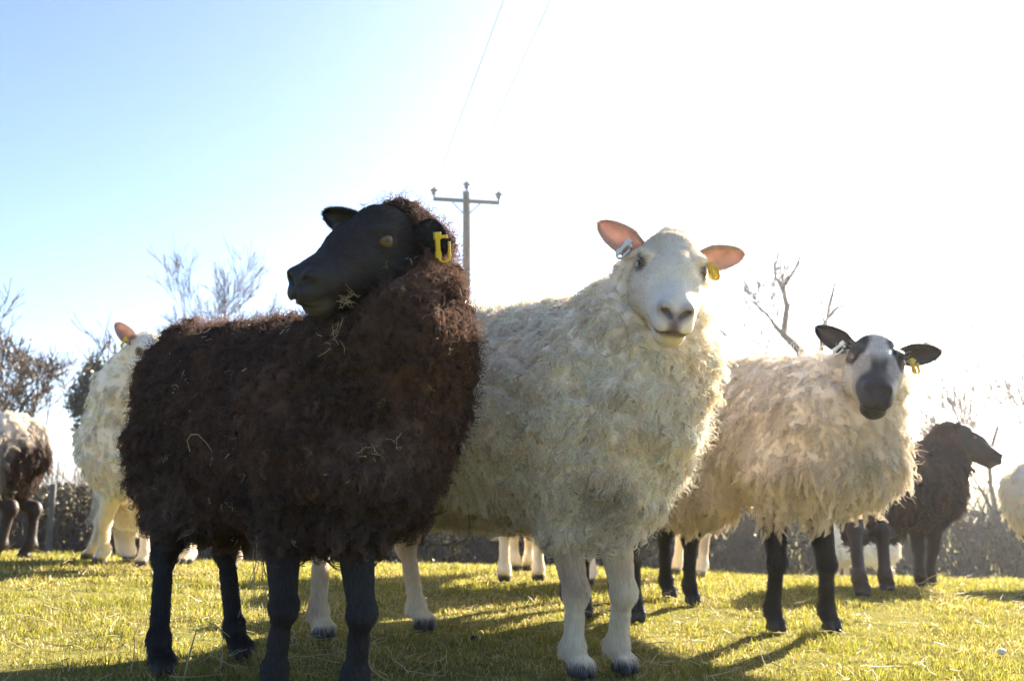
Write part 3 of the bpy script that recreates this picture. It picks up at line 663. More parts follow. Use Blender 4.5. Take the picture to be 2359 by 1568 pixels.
# --- the rest of the flock
def std(label, style, hind, front, H, head_dir, head=None, neck=None, r=None, zc=None, **kw):
    """a standing sheep from its hoof positions: hind/front are lists of two hoof points"""
    hm = np.mean(hind, axis=0); fm = np.mean(front, axis=0); fw = nrm((fm-hm)*V3(1, 1, 0)); lat = V3(-fw[1], fw[0], 0)
    r = r or .275*H; zc = zc or .655*H; up = V3(0, 0, 1)
    rump = kw.pop('rump', hm+up*zc-fw*.02); chest = kw.pop('chest', fm+up*zc+fw*.0)
    neck = fm+fw*.10+up*.86*H if neck is None else neck
    head = fm+fw*.20+up*1.08*H if head is None else head
    k = H/.78; legs = []
    for grp, kind, c in ((hind, 'h', rump), (front, 'f', chest)):
        for p in grp:
            sg = 1 if (p-np.mean(grp, axis=0)) @ lat > 0 else -1
            tp = c*.7+p*.3; tp[2] = c[2]-.06; tp = tp+lat*sg*.05; legs.append((kind, tp, p))
    a = dict(rr=r, rc=r*.98, fwd=fw, s=1.0*k*1.1, neck_r=(.19*k, .10*k), res=.010, fres=.016, locks=1500, per=13, lock_len=.065, lock_w=.015, lift=.7, crimp=.004, wl=.022, curl=.4,
             rad=.0010, fur=4000, lump=.016, grav=.4, legk=k, legw=.9, detail=False)
    a.update(kw)
    return make_sheep(label, style, rump, chest, a.pop('rr'), a.pop('rc'), neck, head, head_dir, legs, a.pop('fwd'), **a)
D2 = lambda p, q, d: [np.asarray(p, float), np.asarray(q, float)]
def gp(x, y): return V3(x, y, float(ground_z(x, y)))
INFO['J'] = std('white sheep with a pink ear peering over the dark brown sheep', 'white', [gp(-1.30, 4.75), gp(-1.05, 4.60)], [G(206, 1290), G(234, 1301)], .80, (.62, -.72, -.28),
    chest=P(297, 1025, 4.08), rump=P(430, 1010, 4.65), neck=P(298, 905, 4.0), head=P(345, 808, 3.92), r=.205, lock_len=.05, lock_w=.013, locks=3600, tags=[dict(at=(-.012, -.085, .035), down=(.10, -.4, -.9), wide=(.75, -.3, .3), len=.034, w=.010, gap=.008, c=YEL, m='yellow_plastic')],
    ears=[(1, (-.15, 1, .16), (1, .15, -.25), .10, .06), (-1, (-.15, -.85, .75), (1, -.1, -.2), .095, .058)], lump=.020, fur=7000, neck_r=(.165, .095))
pK = gp(-2.55, 5.02); pK2 = gp(-2.46, 5.15)
INFO['K'] = std('cream sheep with brown rump, brown legs and hanging tail, beside the scrub tree', 'brown', [pK, pK2], [pK+V3(-.62, -.10, .02), pK2+V3(-.62, -.12, .02)], .80, (-.9, -.2, -.4),
    rump=P(8, 1045, 5.1), chest=P(-260, 1045, 4.95), r=.215, wool_style='badger', dirt=.8, legw=1.0, rear=(.075, .045, .032), fleece_extra=[('rc', P(85, 985, 5.12), P(103, 1010, 5.12), .045, .040, .03), ('rc', P(103, 1010, 5.12), P(103, 1080, 5.12), .038, .028, .01)])
INFO['H'] = std('dark brown sheep standing in profile behind the striped-face sheep', 'brown', [G(1985, 1374), G(2042, 1361)], [G(2122, 1352), G(2141, 1351)], .80, (.93, -.18, -.30),
    rump=P(2005, 1120, 4.72), chest=P(2135, 1120, 5.12), neck=P(2170, 1060, 5.2), head=P(2212, 1003, 5.2), r=.20, locks=1800, neck_r=(.18, .10), lock_len=.05, s=.98)
INFO['L'] = std('pale fleeced sheep with its rump to the dark brown profile sheep', 'white', [gp(2.75, 5.05), gp(2.85, 5.35)], [gp(3.40, 5.1), gp(3.42, 5.35)], .80, (.9, -.1, -.4),
    rump=P(2412, 1150, 5.2), chest=P(2640, 1150, 5.25), r=.225)
INFO['D'] = std('black-legged sheep hidden behind the white-faced sheep, only its legs showing', 'badger', [gp(.20, 3.72), gp(.38, 3.74)], [G(1345, 1421), G(1466, 1432)], .70, (-.2, -.9, -.4),
    rump=P(1375, 1030, 3.70), chest=P(1385, 1030, 3.18), neck=P(1390, 960, 3.0), head=P(1390, 900, 2.9), r=.185, locks=900)
INFO['E'] = std('pale sheep with tan legs standing under the belly line of the white-faced sheep', 'white', [G(1162, 1341), G(1240, 1340)], [G(1188, 1317), G(1215, 1316)], .74, (0, 1, -.3), r=.19, locks=900, dirt=.2)
INFO['F'] = std('pale sheep seen between the legs of the white-faced and striped-face sheep', 'white', [G(1557, 1324), G(1614, 1331)], [G(1340, 1338), G(1357, 1348)], .74, (.1, -.9, -.35),
    neck=G(1372, 1344)+V3(-.02, -.12, .62), head=G(1372, 1344)+V3(.03, -.20, .76), r=.19, locks=1000)
INFO['G'] = std('pale sheep whose legs show between the legs of the dark brown profile sheep', 'white', [G(2024, 1316), G(2050, 1315)], [G(1958, 1313), G(1925, 1312)], .70, (-.9, -.1, -.4), r=.18, locks=700)
INFO['N'] = std('pale sheep grazing head down behind the dark brown sheep', 'white', [G(419, 1300), G(436, 1300)], [G(300, 1296), G(328, 1305)], .70, (-.2, .55, -.8), neck=G(305, 1296)+V3(-.02, .05, .36), head=G(292, 1296)+V3(-.02, .0, .26), r=.18, locks=1100, neck_r=(.19, .15))
print('flock', time.time()-T0)
# ------------------------------------------------------------------ ground
def axis(parts): return np.unique(np.concatenate([np.linspace(a, b, n) for a, b, n in parts]).round(5))
gx = axis([(-900, -60, 12), (-60, -8, 27), (-8, 8, 161), (8, 60, 27), (60, 900, 12)]); gy = axis([(-300, -5, 15), (-5, 1, 13), (1, 9, 121), (9, 40, 63), (40, 400, 37), (400, 2500, 12)])
X, Y = np.meshgrid(gx, gy, indexing='ij'); gpts = np.stack([X, Y, ground_z(X, Y)], -1).reshape(-1, 3)
near = np.exp(-np.clip(np.abs(gpts[:, 1]-4)-4, 0, None)/3); gpts[:, 2] += near*(.006*fbm(np.c_[gpts[:, :2]*5, np.zeros(len(gpts))], 5, 3)-.004)
gi = np.arange(len(gpts)).reshape(X.shape)
def mat_turf():
    m, t, o = new_mat('turf'); N = t.nodes.new; L = t.links.new
    tc = N('ShaderNodeTexCoord'); n1 = N('ShaderNodeTexNoise'); n1.inputs['Scale'].default_value = 14; n1.inputs['Detail'].default_value = 8
    n2 = N('ShaderNodeTexNoise'); n2.inputs['Scale'].default_value = 1.7; n2.inputs['Detail'].default_value = 4
    L(tc.outputs['Object'], n1.inputs['Vector']); L(tc.outputs['Object'], n2.inputs['Vector'])
    r = N('ShaderNodeValToRGB'); L(n1.outputs['Fac'], r.inputs[0]); e = r.color_ramp.elements
    e[0].position = .3; e[0].color = (.075, .080, .024, 1); e[1].position = .72; e[1].color = (.25, .205, .085, 1); x = e.new(.5); x.color = (.14, .14, .038, 1)
    mx = N('ShaderNodeMix'); mx.data_type = 'RGBA'; L(n2.outputs['Fac'], mx.inputs['Factor']); mx.inputs['B'].default_value = (.17, .15, .055, 1); L(r.outputs[0], mx.inputs['A'])
    b = N('ShaderNodeBsdfDiffuse'); L(mx.outputs['Result'], b.inputs['Color'])
    bp = N('ShaderNodeBump'); bp.inputs['Strength'].default_value = .6; bp.inputs['Distance'].default_value = .02; L(n1.outputs['Fac'], bp.inputs['Height']); L(bp.outputs['Normal'], b.inputs['Normal'])
    L(b.outputs[0], o.inputs['Surface']); return m
tag(mesh_np('ground', gpts, np.stack([gi[:-1, :-1], gi[1:, :-1], gi[1:, 1:], gi[:-1, 1:]], -1).reshape(-1, 4), mat_turf()), kind='structure')
# ------------------------------------------------------------------ grass
def blades(x, y, h, w, lean, colr, r, mat, name, z=None):
    n = len(x); z = ground_z(x, y)-.009+.006*fbm(np.c_[x*5, y*5, 0*x], 5, 3) if z is None else z
    a = r.random(n)*6.283; side = np.stack([np.cos(a), np.sin(a), np.zeros(n)], 1); b = r.random(n)*6.283; ld = np.stack([np.cos(b), np.sin(b), np.zeros(n)], 1)
    base = np.stack([x, y, z], 1); up = V3(0, 0, 1)
    mid = base+up*(h*.55)[:, None]+ld*(lean*h*.30)[:, None]; tip = base+up*(h*np.clip(1-.35*lean**2, .15, 1))[:, None]+ld*(lean*h)[:, None]
    s1 = side*(w*.5)[:, None]; v = np.stack([base-s1, base+s1, mid+s1*.8, mid-s1*.8, tip], 1).reshape(-1, 3)
    o = np.arange(n)*5; q = np.stack([o, o+1, o+2, o+3], 1); t = np.stack([o+3, o+2, o+4], 1)
    return tag(mesh_np(name, v, [q, t], mat, None, True, np.repeat(colr, 5, 0)), kind='stuff')
MAT_GRASS = mat_fibre('grass_blade', .50, .025, .45, tint=(1.0, 1.0, .75))
def grass_field():
    r = np.random.default_rng(3); xs, ys, hs, ws = [], [], [], []
    for (y0, y1, dens, hh, ww) in ((1.35, 2.4, 19000, .021, .0022), (2.4, 3.6, 12000, .022, .0028), (3.6, 5.2, 7500, .025, .0038), (5.2, 8.2, 4000, .030, .0055)):
        wid = .60*(y0+y1)+1.2; n = int(dens*wid*(y1-y0)); y = y0+(y1-y0)*r.random(n); x = (r.random(n)-.5)*(1.20*y+1.2)
        xs.append(x); ys.append(y); hs.append(np.full(n, hh)); ws.append(np.full(n, ww))
    x, y, h, w_ = map(np.concatenate, (xs, ys, hs, ws)); p = np.c_[x, y, 0*x]
    cl = fbm(p*9, 51, 3); cl2 = fbm(p*2.2, 57, 2); fine = fbm(p*30, 61, 1)
    keep = r.random(len(x)) < np.clip(.85+.5*cl+.3*fine, .5, 1); x, y, h, w_, p, cl, cl2 = x[keep], y[keep], h[keep], w_[keep], p[keep], cl[keep], cl2[keep]; n = len(x)
    h = .006+h*np.clip(.80+.95*cl, .35, 2.2)*(.45+.9*r.random(n)**1.4); lean = .15+.95*r.random(n)
    dry = r.random(n) < np.clip(.42+.5*cl2-.25*cl, .06, .88)
    g = V3(.18, .20, .036)*(1+.35*r.normal(size=(n, 1))*.7)*np.stack([1+.35*r.random(n), np.ones(n), 1-.3*r.random(n)], 1)
    d = V3(.42, .33, .15)*(1+.3*r.normal(size=(n, 1))*.6)
    c = np.clip(np.where(dry[:, None], d, g), .01, .6); lean = np.where(dry, lean*1.3, lean); h = np.where(dry, h*.9, h)
    blades(x, y, h, w_, lean, c, r, MAT_GRASS, 'grass')
    print('blades', n)
grass_field()
def wisp(paths, radii, colr, name, mat=None, sides=4, parent=None):
    v, q = tubes(paths, radii, sides); return mesh_np(name, v, q, mat or mat_plain('straw', colr, .6, .3, 60), parent, True)
def straw_path(p0, d, L, r, bend=.5, k=7):
    d = nrm(d); pts = [np.asarray(p0, float)]
    for i in range(k-1):
        d = nrm(d+r.normal(size=3)*bend/k); pts.append(pts[-1]+d*L/(k-1))
    return np.array(pts)
def litter():
    r = np.random.default_rng(21); ps, rs = [], []
    for i in range(1600):
        y = 1.55+5.2*r.random()**1.6; x = (r.random()-.5)*(1.15*y+.6)
        if fbm(np.array([[x*1.6, y*1.6, 4.]]), 71, 2)[0] < -.15 and r.random() < .7: continue
        a = r.random()*6.283; L = .03+.11*r.random()**2; p = straw_path((x, y, float(ground_z(x, y))+.012+.015*r.random()), (math.cos(a), math.sin(a), .25*r.normal()), L, r, .9, 6)
        p[:, 2] = np.maximum(p[:, 2], ground_z(p[:, 0], p[:, 1])+.006); ps.append(p); rs.append(np.linspace(1, .5, 6)*(.0009+.0007*r.random()))
    tag(wisp(ps, rs, (.42, .34, .19), 'straw_litter', sides=3), kind='stuff')
litter()
# bent dry stalk beside the dark sheep's hind hoof, and dead stalks of the turf
b0 = G(422, 1568); st = [b0-V3(0, 0, .005), b0+(P(438, 1500, b0[1])-b0), P(452, 1452, b0[1]), P(492, 1438, b0[1]-.02)]
tag(wisp([np.array(st)], [np.array([.0022, .0020, .0018, .001])], (.45, .36, .2), 'dry_grass_stalk'), 'tall dry grass stalk bent over beside the dark sheep\'s hind hoof', 'stalk')
r_ = np.random.default_rng(5)
for i, (px, py, ph) in enumerate([(1600, 1500, 34), (905+870, 1515, 60), (1668, 1440, 45), (1770, 1540, 40), (300, 1545, 60), (505, 1550, 55)]):
    b = G(px, py); h = ph/FPX*b[1]*1.6
    o = wisp([straw_path(b-V3(0, 0, .006), (r_.normal()*.35, r_.normal()*.2, 1), h, r_, .5, 6)], [np.linspace(.0016, .0007, 6)], (.42, .34, .19), 'dead_grass_stalk')
    tag(o, ['thin dead stalk standing between the white-faced sheep\'s hooves and the sunlit grass', 'tall thin dead stalk beside the striped-face sheep\'s front hooves', 'thin dead stalk beside the black hind hooves of the striped-face sheep', 'short dead stalk in the sunlit turf', 'dead stalk in the shade beyond the dark sheep\'s hind hoof', 'dead stalk between the dark sheep\'s hind hooves'][i], 'stalk', 'dead stalks in the turf')
# droppings and the white stone
def pebble(name, p, rad, mat, label, cat, sq=.75):
    v, q = lathe([(math.sin(a)*rad, -math.cos(a)*rad*sq) for a in np.linspace(.01, math.pi-.01, 9)], 12); v = v*(1+.12*fbm(v*40/rad*.02+p, 9, 2))[:, None]
    o = mesh_np(name, v, q, mat); o.location = p; return tag(o, label, cat)
p = G(1093, 1481); pebble('sheep_dropping', p+V3(0, 0, .012), .010, mat_plain('dung', (.012, .011, .010), .5, .3, 90), 'small round black dropping on the grass before the white-faced sheep', 'dropping', .9)
p = G(2308, 1508); pebble('white_stone', p+V3(0, 0, .008), .012, mat_plain('stone', (.6, .6, .58), .6, .2, 90), 'small white stone lying in the sunlit grass', 'stone')
print('ground', time.time()-T0)
# ------------------------------------------------------------------ pole and wires
def utility_pole(base, top_z, label, yaw):
    root = empty('utility_pole', base); tag(root, label, 'pole', 'poles carrying the power line'); H = top_z-base[2]
    k = 14; zs = np.linspace(-.3, H, k); v, q = tubes([np.stack([.012*np.sin(zs*.9), 0*zs, zs], 1)], [np.linspace(.165, .118, k)], 14)
    v = np.concatenate([v, [[0.012*math.sin(H*.9), 0, H+.03]]]); n = len(v)-1; cap = np.array([[n-14+i, n-14+(i+1) % 14, n] for i in range(14)])
    mesh_np('pole', v, [q, cap], mat_plain('pole_wood', (.075, .082, .082), .85, .35, 9, .2, 0, .4), root)
    ca, sa = math.cos(yaw), math.sin(yaw); ax = np.stack([V3(ca, sa, -.045), V3(-sa, ca, 0), V3(0.045, 0, 1)])
    bv, bq = boxes([(V3(0, -.14, H-.33), (1.02, .045, .055), ax)]); mesh_np('crossarm', bv, bq, mat_plain('arm_steel', (.06, .075, .07), .7, .25, 12), root, False)
    for sg in (-1, 1):
        a = V3(sg*.42*ca, sg*.42*sa-.14, H-.40-sg*.018); b = V3(sg*.10, -.12, H-.72)
        tv, tq = tubes([np.array([a, (a+b)/2, b])], [np.full(3, .022)], 6); mesh_np('brace', tv, tq, mat_plain('arm_steel', (.13, .15, .14)), root)
    tips = []
    for x, z0 in ((-1.0, H-.27+.045), (0, H+.03), (1.0, H-.27-.045)):
        prof = [(.0, 0), (.03, 0), (.03, .07), (.075, .085), (.085, .12), (.06, .14), (.06, .16), (.105, .175), (.118, .215), (.13, .225), (.07, .25), (.055, .265), (.05, .29), (.03, .30), (0, .305)]
        v, q = lathe(prof, 14); o = mesh_np('insulator', v, q, mat_plain('brown_porcelain', (.022, .012, .010), .25, .1, 20, .5, .3), root)
        o.location = (x*ca, x*sa-(.14 if x else 0), z0); tips.append(V3(x*ca, x*sa-(.14 if x else 0), z0+.28)+base)
    return tips
D0 = 30.0; wd = ray(711, 1227); wd = wd/wd[1]
topc = P(1075, 442, D0); topz = topc[2]-.0
pb = V3(topc[0], D0, float(ground_z(topc[0], D0)))
yaw = math.radians(4)
tA = utility_pole(pb, topz, 'weathered wooden pole with a steel crossarm and three insulators against the sky', yaw)
nb = topc-wd*52; tB = utility_pole(V3(nb[0], nb[1], float(ground_z(nb[0], nb[1]))), nb[2], 'wooden line pole at the near end of the wires', yaw)
fb = topc+wd*55; tC = utility_pole(V3(fb[0], fb[1], float(ground_z(fb[0], fb[1]))), fb[2], 'wooden line pole at the far end of the wires', yaw)
for i, nm in enumerate(('wire over the crossarm end nearest the ivy-clad tree', 'wire over the pole top between the two outer wires', 'wire over the crossarm end nearest the white-faced sheep')):
    s = np.linspace(0, 1, 24)[:, None]; a = tB[i]*(1-s)+tA[i]*s; a[:, 2] -= .12*4*(s*(1-s))[:, 0]; b = tA[i]*(1-s)+tC[i]*s; b[:, 2] -= .3*4*(s*(1-s))[:, 0]
    v, q = tubes([np.concatenate([a, b[1:]])], [np.full(47, .010)], 6)
    tag(mesh_np('power_line', v, q, mat_plain('wire_metal', (.10, .11, .12), .5)), 'thin power '+nm, 'wire', 'wires of the power line')
# ------------------------------------------------------------------ bare trees
MAT_BARK = mat_plain('bark', (.085, .072, .055), .9, .4, 6, .2, 0, .5); MAT_TWIG = mat_plain('twig', (.11, .08, .055), .85, .4, 3, .2)
def grow(p0, d0, L, r0, depth, r, out, spread=.55, up=.12, kids=(3, 5), wob=.30, shrink=.66, rmin=.004):
    k = 6 if depth > 1 else 4; d = nrm(d0); pts = [np.asarray(p0, float)]; dirs = [d]
    for i in range(k-1):
        d = nrm(d+r.normal(size=3)*wob/2+V3(0, 0, up)); pts.append(pts[-1]+d*L/(k-1)); dirs.append(d)
    r1 = max(r0*.55, rmin); out.append((np.array(pts), np.linspace(r0, r1, k)))
    if depth <= 0: return
    for c in range(r.integers(kids[0], kids[1]+1)):
        t = .35+.65*r.random(); i = min(int(t*(k-1)), k-2); f = t*(k-1)-i; q = pts[i]*(1-f)+pts[i+1]*f
        a = nrm(np.cross(dirs[i], r.normal(size=3))); nd = nrm(dirs[i]*math.cos(spread)+a*math.sin(spread)*(.7+.6*r.random()))
        rr = max((r0+(r1-r0)*t)*(.45+.25*r.random()), rmin); grow(q, nd, L*shrink*(.6+.6*r.random()), rr, depth-1, r, out, spread, up, kids, wob, shrink, rmin)
def tree_obj(base, label, limbs, twigs, group='bare winter trees'):
    root = empty('bare_tree', base); tag(root, label, 'tree', group)
    for nm, lst, sides, mt in (('trunk', limbs, 7, MAT_BARK), ('crown', twigs, 3, MAT_TWIG)):
        if lst:
            v, q = tubes([a-base for a, b in lst], [b for a, b in lst], sides); mesh_np(nm, v, q, mt, root)
    return root
def tree(px, d, label, height, r0, depth, seed, lean=(0, 0), trunk=.35, kids=(3, 5), spread=.55, up=.12, wob=.3, rmin=.006, leaves=None, shrink=.66):
    r = np.random.default_rng(seed); x = (px-1179.5)/FPX*d; base = V3(x, d, float(ground_z(x, d))-.05); out = []
    grow(base, (lean[0], lean[1], 1), height*trunk, r0, depth, r, out, spread, up, kids, wob, shrink, rmin)
    limbs = [o for o in out if o[1][0] > .03]; twigs = [o for o in out if o[1][0] <= .03]
    root = tree_obj(base, label, limbs, twigs)
    return root, base, out
def leaf_mass(parent, name, cen, siz, colr, mat, r, base):
    n = len(cen); a = nrm(r.normal(size=(n, 3))); b = nrm(np.cross(a, r.normal(size=(n, 3)))); s = siz[:, None]
    v = np.stack([cen-a*s, cen+b*s*.6, cen+a*s, cen-b*s*.6], 1).reshape(-1, 3)-base; o = np.arange(n)*4
    return mesh_np(name, v, np.stack([o, o+1, o+2, o+3], 1), mat, parent, False, np.repeat(colr, 4, 0))
MAT_LEAF = mat_fibre('leaf', .30, .08, .4)
# scrubby tree at the frame edge, brown seed heads in its crown
rt, bt, out = tree(25, 19, 'spreading scrub tree with brown seed clumps in its twigs', 6.6, .12, 5, 11, (.0, 0), .36, (4, 5), .62, .10, .32, .009)
r = np.random.default_rng(4); tips = np.array([o[0][-1] for o in out if o[1][0] < .02]); tips = tips[tips[:, 2] > 2.0]
sel = tips[r.integers(0, len(tips), 2600)]+r.normal(size=(2600, 3))*.10; o = leaf_mass(rt, 'seed_clumps', sel, .010+.022*r.random(2600), np.tile(V3(.16, .10, .05), (2600, 1))*(.6+.8*r.random((2600, 1))), MAT_LEAF, r, bt); o['kind'] = 'stuff'
# ivy-clad tree
rt, bt, out = tree(250, 21, 'small tree thickly clad in dark green ivy', 6.4, .12, 4, 23, (-.05, 0), .40, (3, 5), .5, .14, .3, .008)
n = 5200; cl = np.array([P(205, 880, 21), P(190, 915, 21), P(222, 850, 21.2), P(182, 935, 20.8), P(235, 890, 21), P(195, 990, 21), P(215, 1060, 21.1)]); ra = np.array([.30, .28, .25, .2, .25, .22, .18])
ci = r.integers(0, len(cl), n); u = nrm(r.normal(size=(n, 3)))*(r.random((n, 1))**.45)*ra[ci][:, None]*V3(1.0, 1.0, 1.25)*(1+.5*fbm(cl[ci]+0, 3, 1))[:, None]
u *= (1+.7*fbm(nrm(u)*2.2+ci[:, None]*3.1, 8, 2))[:, None]
o = leaf_mass(rt, 'ivy_leaves', cl[ci]+u, .028+.02*r.random(n), np.tile(V3(.018, .030, .012), (n, 1))*(.5+1.0*r.random((n, 1))), MAT_LEAF, r, bt); o['kind'] = 'stuff'
# fan-shaped tree beyond the dark sheep's back
tree(440, 27, 'bare fan-shaped tree rising beyond the dark brown sheep\'s back', 9.0, .12, 5, 37, (.05, 0), .42, (4, 6), .40, .09, .20, .006)
# gnarled tree beyond the striped-face sheep, its main limbs as they stand
d4 = 18.0; r = np.random.default_rng(9); px4 = lambda L: np.array([P(a, b, d4+.3*r.normal()) for a, b in L])
x4 = (1868-1179.5)/FPX*d4; b4 = V3(x4, d4, float(ground_z(x4, d4))-.05)
main = [(np.concatenate([[b4], px4([(1872, 1120), (1862, 930), (1843, 808), (1806, 772), (1813, 705), (1803, 662)])]), np.array([.15, .13, .11, .085, .075, .055, .045])),
        (px4([(1803, 662), (1822, 635), (1840, 605), (1848, 570)]), np.array([.036, .028, .018, .008])), (px4([(1803, 662), (1788, 640), (1785, 610), (1792, 585)]), np.array([.03, .022, .012, .007])),
        (px4([(1806, 772), (1786, 752), (1768, 725), (1738, 698), (1722, 685)]), np.array([.05, .036, .027, .018, .008])),
        (px4([(1866, 960), (1888, 830), (1899, 753), (1909, 714), (1924, 650), (1937, 608)]), np.array([.075, .06, .047, .036, .022, .008])),
        (px4([(1908, 730), (1925, 712), (1950, 702), (1968, 695)]), np.array([.03, .022, .013, .007])), (px4([(1899, 753), (1893, 700), (1887, 660)]), np.array([.022, .014, .007]))]
tw = []
for a, b in main[1:]+[(main[0][0][3:], main[0][1][3:])]:
    for i in range(16):
        t = r.random()*(len(a)-1.01); k = int(t); q = a[k]*(1-t+k)+a[k+1]*(t-k); dd = nrm(a[k+1]-a[k]); grow(q, nrm(dd+nrm(r.normal(size=3))*.8), .25+.45*r.random(), .009, 1, r, tw, .5, .1, (1, 3), .3, .6, .005)
tree_obj(b4, 'gnarled bare tree with thick forked limbs above the striped-face sheep', main, tw)
tree(1722, 17, 'slender bare sapling between the white-faced and striped-face sheep', 6.4, .06, 5, 52, (-.03, 0), .40, (3, 4), .50, .12, .25, .006)
tree(2120, 22, 'thin twiggy tree above the dark brown profile sheep', 6.4, .06, 5, 61, (-.1, 0), .40, (3, 4), .5, .08, .3, .007)
tree(2290, 21, 'thin twiggy tree beside the pale sheep at the field edge', 7.4, .07, 5, 67, (.05, 0), .42, (3, 5), .45, .10, .28, .007)
tree(2420, 20, 'multi-stemmed hedgerow tree behind the pale rumped sheep', 6.8, .07, 5, 71, (-.1, 0), .38, (3, 5), .5, .08, .3, .007)
tree(120, 18, 'crooked thin-stemmed tree in the hedge gap', 5.6, .05, 5, 83, (.1, 0), .40, (3, 4), .5, .1, .35, .007)
print('trees', time.time()-T0)
# ------------------------------------------------------------------ hedge
def hedge(x0, x1, d, h0, label, seed, nt_, nl):
    r = np.random.default_rng(seed); L = x1-x0; base = V3((x0+x1)/2, d, float(ground_z((x0+x1)/2, d))); root = empty('hedge', base); tag(root, label, 'hedge', 'hedge along the field edge')
    x = x0+L*r.random(nt_); y = d+(r.random(nt_)-.5)*1.3; z = ground_z(x, y); hh = h0*(.55+.75*r.random(nt_))*(1+.22*fbm(np.c_[x*.7, y, 0*x], seed, 2)); ps, rs = [], []
    ln = r.normal(size=(nt_, 3))*V3(.38, .3, 0)
    t = np.linspace(0, 1, 5)[:, None]
    for i in range(nt_):
        w = r.normal(size=(5, 3))*.05; p = np.array([x[i], y[i], z[i]-.03])+t*(np.array([0, 0, hh[i]])+ln[i]*hh[i])+w*t; p[0, 2] = z[i]-.03; ps.append(p); rs.append(np.linspace(1, .35, 5)*(.006+.009*r.random()))
    v, q = tubes([p-base for p in ps], rs, 3); mesh_np('stems', v, q, MAT_TWIG, root)['kind'] = 'stuff'
    x = x0+L*r.random(nl); y = d+(r.random(nl)-.5)*1.2; top = h0*.92*(1+.30*fbm(np.c_[x*.7, 0*x+d, 0*x], seed, 3)); zz = ground_z(x, y)+top*r.random(nl)**.85
    dens = fbm(np.c_[x*1.3, y, zz*1.5], seed+5, 2); k = dens > -.35; x, y, zz = x[k], y[k], zz[k]; n = len(x)
    c = np.where(r.random((n, 1)) < .45, V3(.025, .032, .012), V3(.055, .036, .022))*(.5+r.random((n, 1)))
    leaf_mass(root, 'leaves', np.c_[x, y, zz], .028+.032*r.random(n), c, MAT_LEAF, r, base)['kind'] = 'stuff'
hedge(-13, -4.2, 15.2, 1.25, 'tangled brown hedge under the scrub tree', 101, 1700, 15000)
hedge(-4.2, 4.2, 15.4, 1.15, 'low dark hedge behind the white-faced sheep', 103, 1700, 16000)
hedge(4.2, 14, 15.0, 1.35, 'low dark hedge behind the dark brown profile sheep', 107, 1700, 16000)
# wire fence in front of the hedge
def fence(xs, d):
    x0 = (xs[0]+xs[-1])/2; base = V3(x0, d, float(ground_z(x0, d))); root = empty('wire_fence', base); tag(root, 'sagging wire fence with grey wooden posts before the hedge', 'fence')
    for x in xs:
        z = float(ground_z(x, d)); v, q = tubes([np.array([[x, d, z-.3], [x+.01, d, z+.5], [x+.02, d, z+1.05]])-base], [np.array([.05, .048, .045])], 8)
        v = np.concatenate([v, [[x+.02-base[0], 0, z+1.06-base[2]]]]); n = len(v)-1; mesh_np('post', v, [q, np.array([[n-8+i, n-8+(i+1) % 8, n] for i in range(8)])], mat_plain('post_wood', (.11, .10, .085), .9, .35, 14, .2, 0, .4), root)
    for hz in (.25, .5, .75, .98):
        k = 60; x = np.linspace(xs[0], xs[-1], k); v, q = tubes([np.c_[x, np.full(k, d-.05), ground_z(x, np.full(k, d))+hz]-base], [np.full(k, .0014)], 4); mesh_np('strand', v, q, mat_plain('fence_wire', (.10, .10, .10), .5), root)
fence([-12.4, -9.4, -6.4, -3.4], 14.0)
print('hedge', time.time()-T0)
# ------------------------------------------------------------------ bits caught in the wool
def march(key, px, py, off=.004):
    root, base, head, R, fm, f_fl, f_body = INFO[key]; r0 = ray(px, py); d = r0/np.linalg.norm(r0); o = V3(0, 0, CAM_H)-base; t = 1.0
    for i in range(80):
        p = (o+d*t)[None]; e = min(float(f_fl(p)[0]), float(f_body(p)[0]))
        if e < .002: break
        t += e*.7
    return o+d*(t-off)+base, base
def bits(key, n, seed, cols, smin_=.005, smax_=.022):
    root, base, head, R, (fv_, fq), f_fl, f_body = INFO[key]; r = np.random.default_rng(seed)
    p, nn, _ = sample_quads(fv_, fq, n, r); ps, rs, cs = [], [], []
    for i in range(n):
        m = 1 if r.random() < .6 else 4; c = cols[r.integers(0, len(cols))]
        for j in range(m):
            d = nrm(np.cross(nn[i], r.normal(size=3))+nn[i]*.25*r.normal()); ps.append(straw_path(p[i]+nn[i]*(.024+.010*r.random())+r.normal(size=3)*.004*(m > 1), d, smin_+(smax_-smin_)*r.random()**2, r, 1.6, 5)); rs.append(np.linspace(1, .6, 5)*(.0005+.0006*r.random())); cs.append(c*(.7+.5*r.random()))
    v, q = tubes(ps, rs, 3); o = mesh_np('plant_bits', v, q, MAT_LEAF, root, True, np.repeat(np.array(cs), 15, 0)); o['kind'] = 'stuff'
STR = V3(.50, .41, .24); MOS = V3(.17, .17, .045); PAL = V3(.36, .33, .30)
bits('A', 170, 1, [STR, MOS, MOS, STR, PAL]); bits('B', 200, 2, [MOS, MOS, STR, V3(.14, .10, .06)]); bits('C', 110, 3, [MOS, STR])
def hay(key, px, py, n, L, label, seed, name='hay_wisp', dirv=None, spread=.012):
    r = np.random.default_rng(seed); c, b = march(key, px, py, .016); ps = [straw_path(c+r.normal(size=3)*spread*V3(1, .4, .6), (r.normal(), -.2*abs(r.normal()), .6*r.normal()) if dirv is None else V3(*dirv)+.5*r.normal(size=3), L*(.4+.8*r.random()), r, 2.2, 7) for i in range(n)]
    tag(wisp(ps, [np.linspace(.0006, .0003, 7)]*n, (.50, .42, .24), name, sides=4), label, 'hay')
hay('A', 797, 692, 26, .035, 'wisp of hay stuck beside the dark sheep\'s mouth', 31)
hay('A', 768, 782, 9, .034, 'wisp of hay caught in the dark sheep\'s chest wool below its chin', 32)
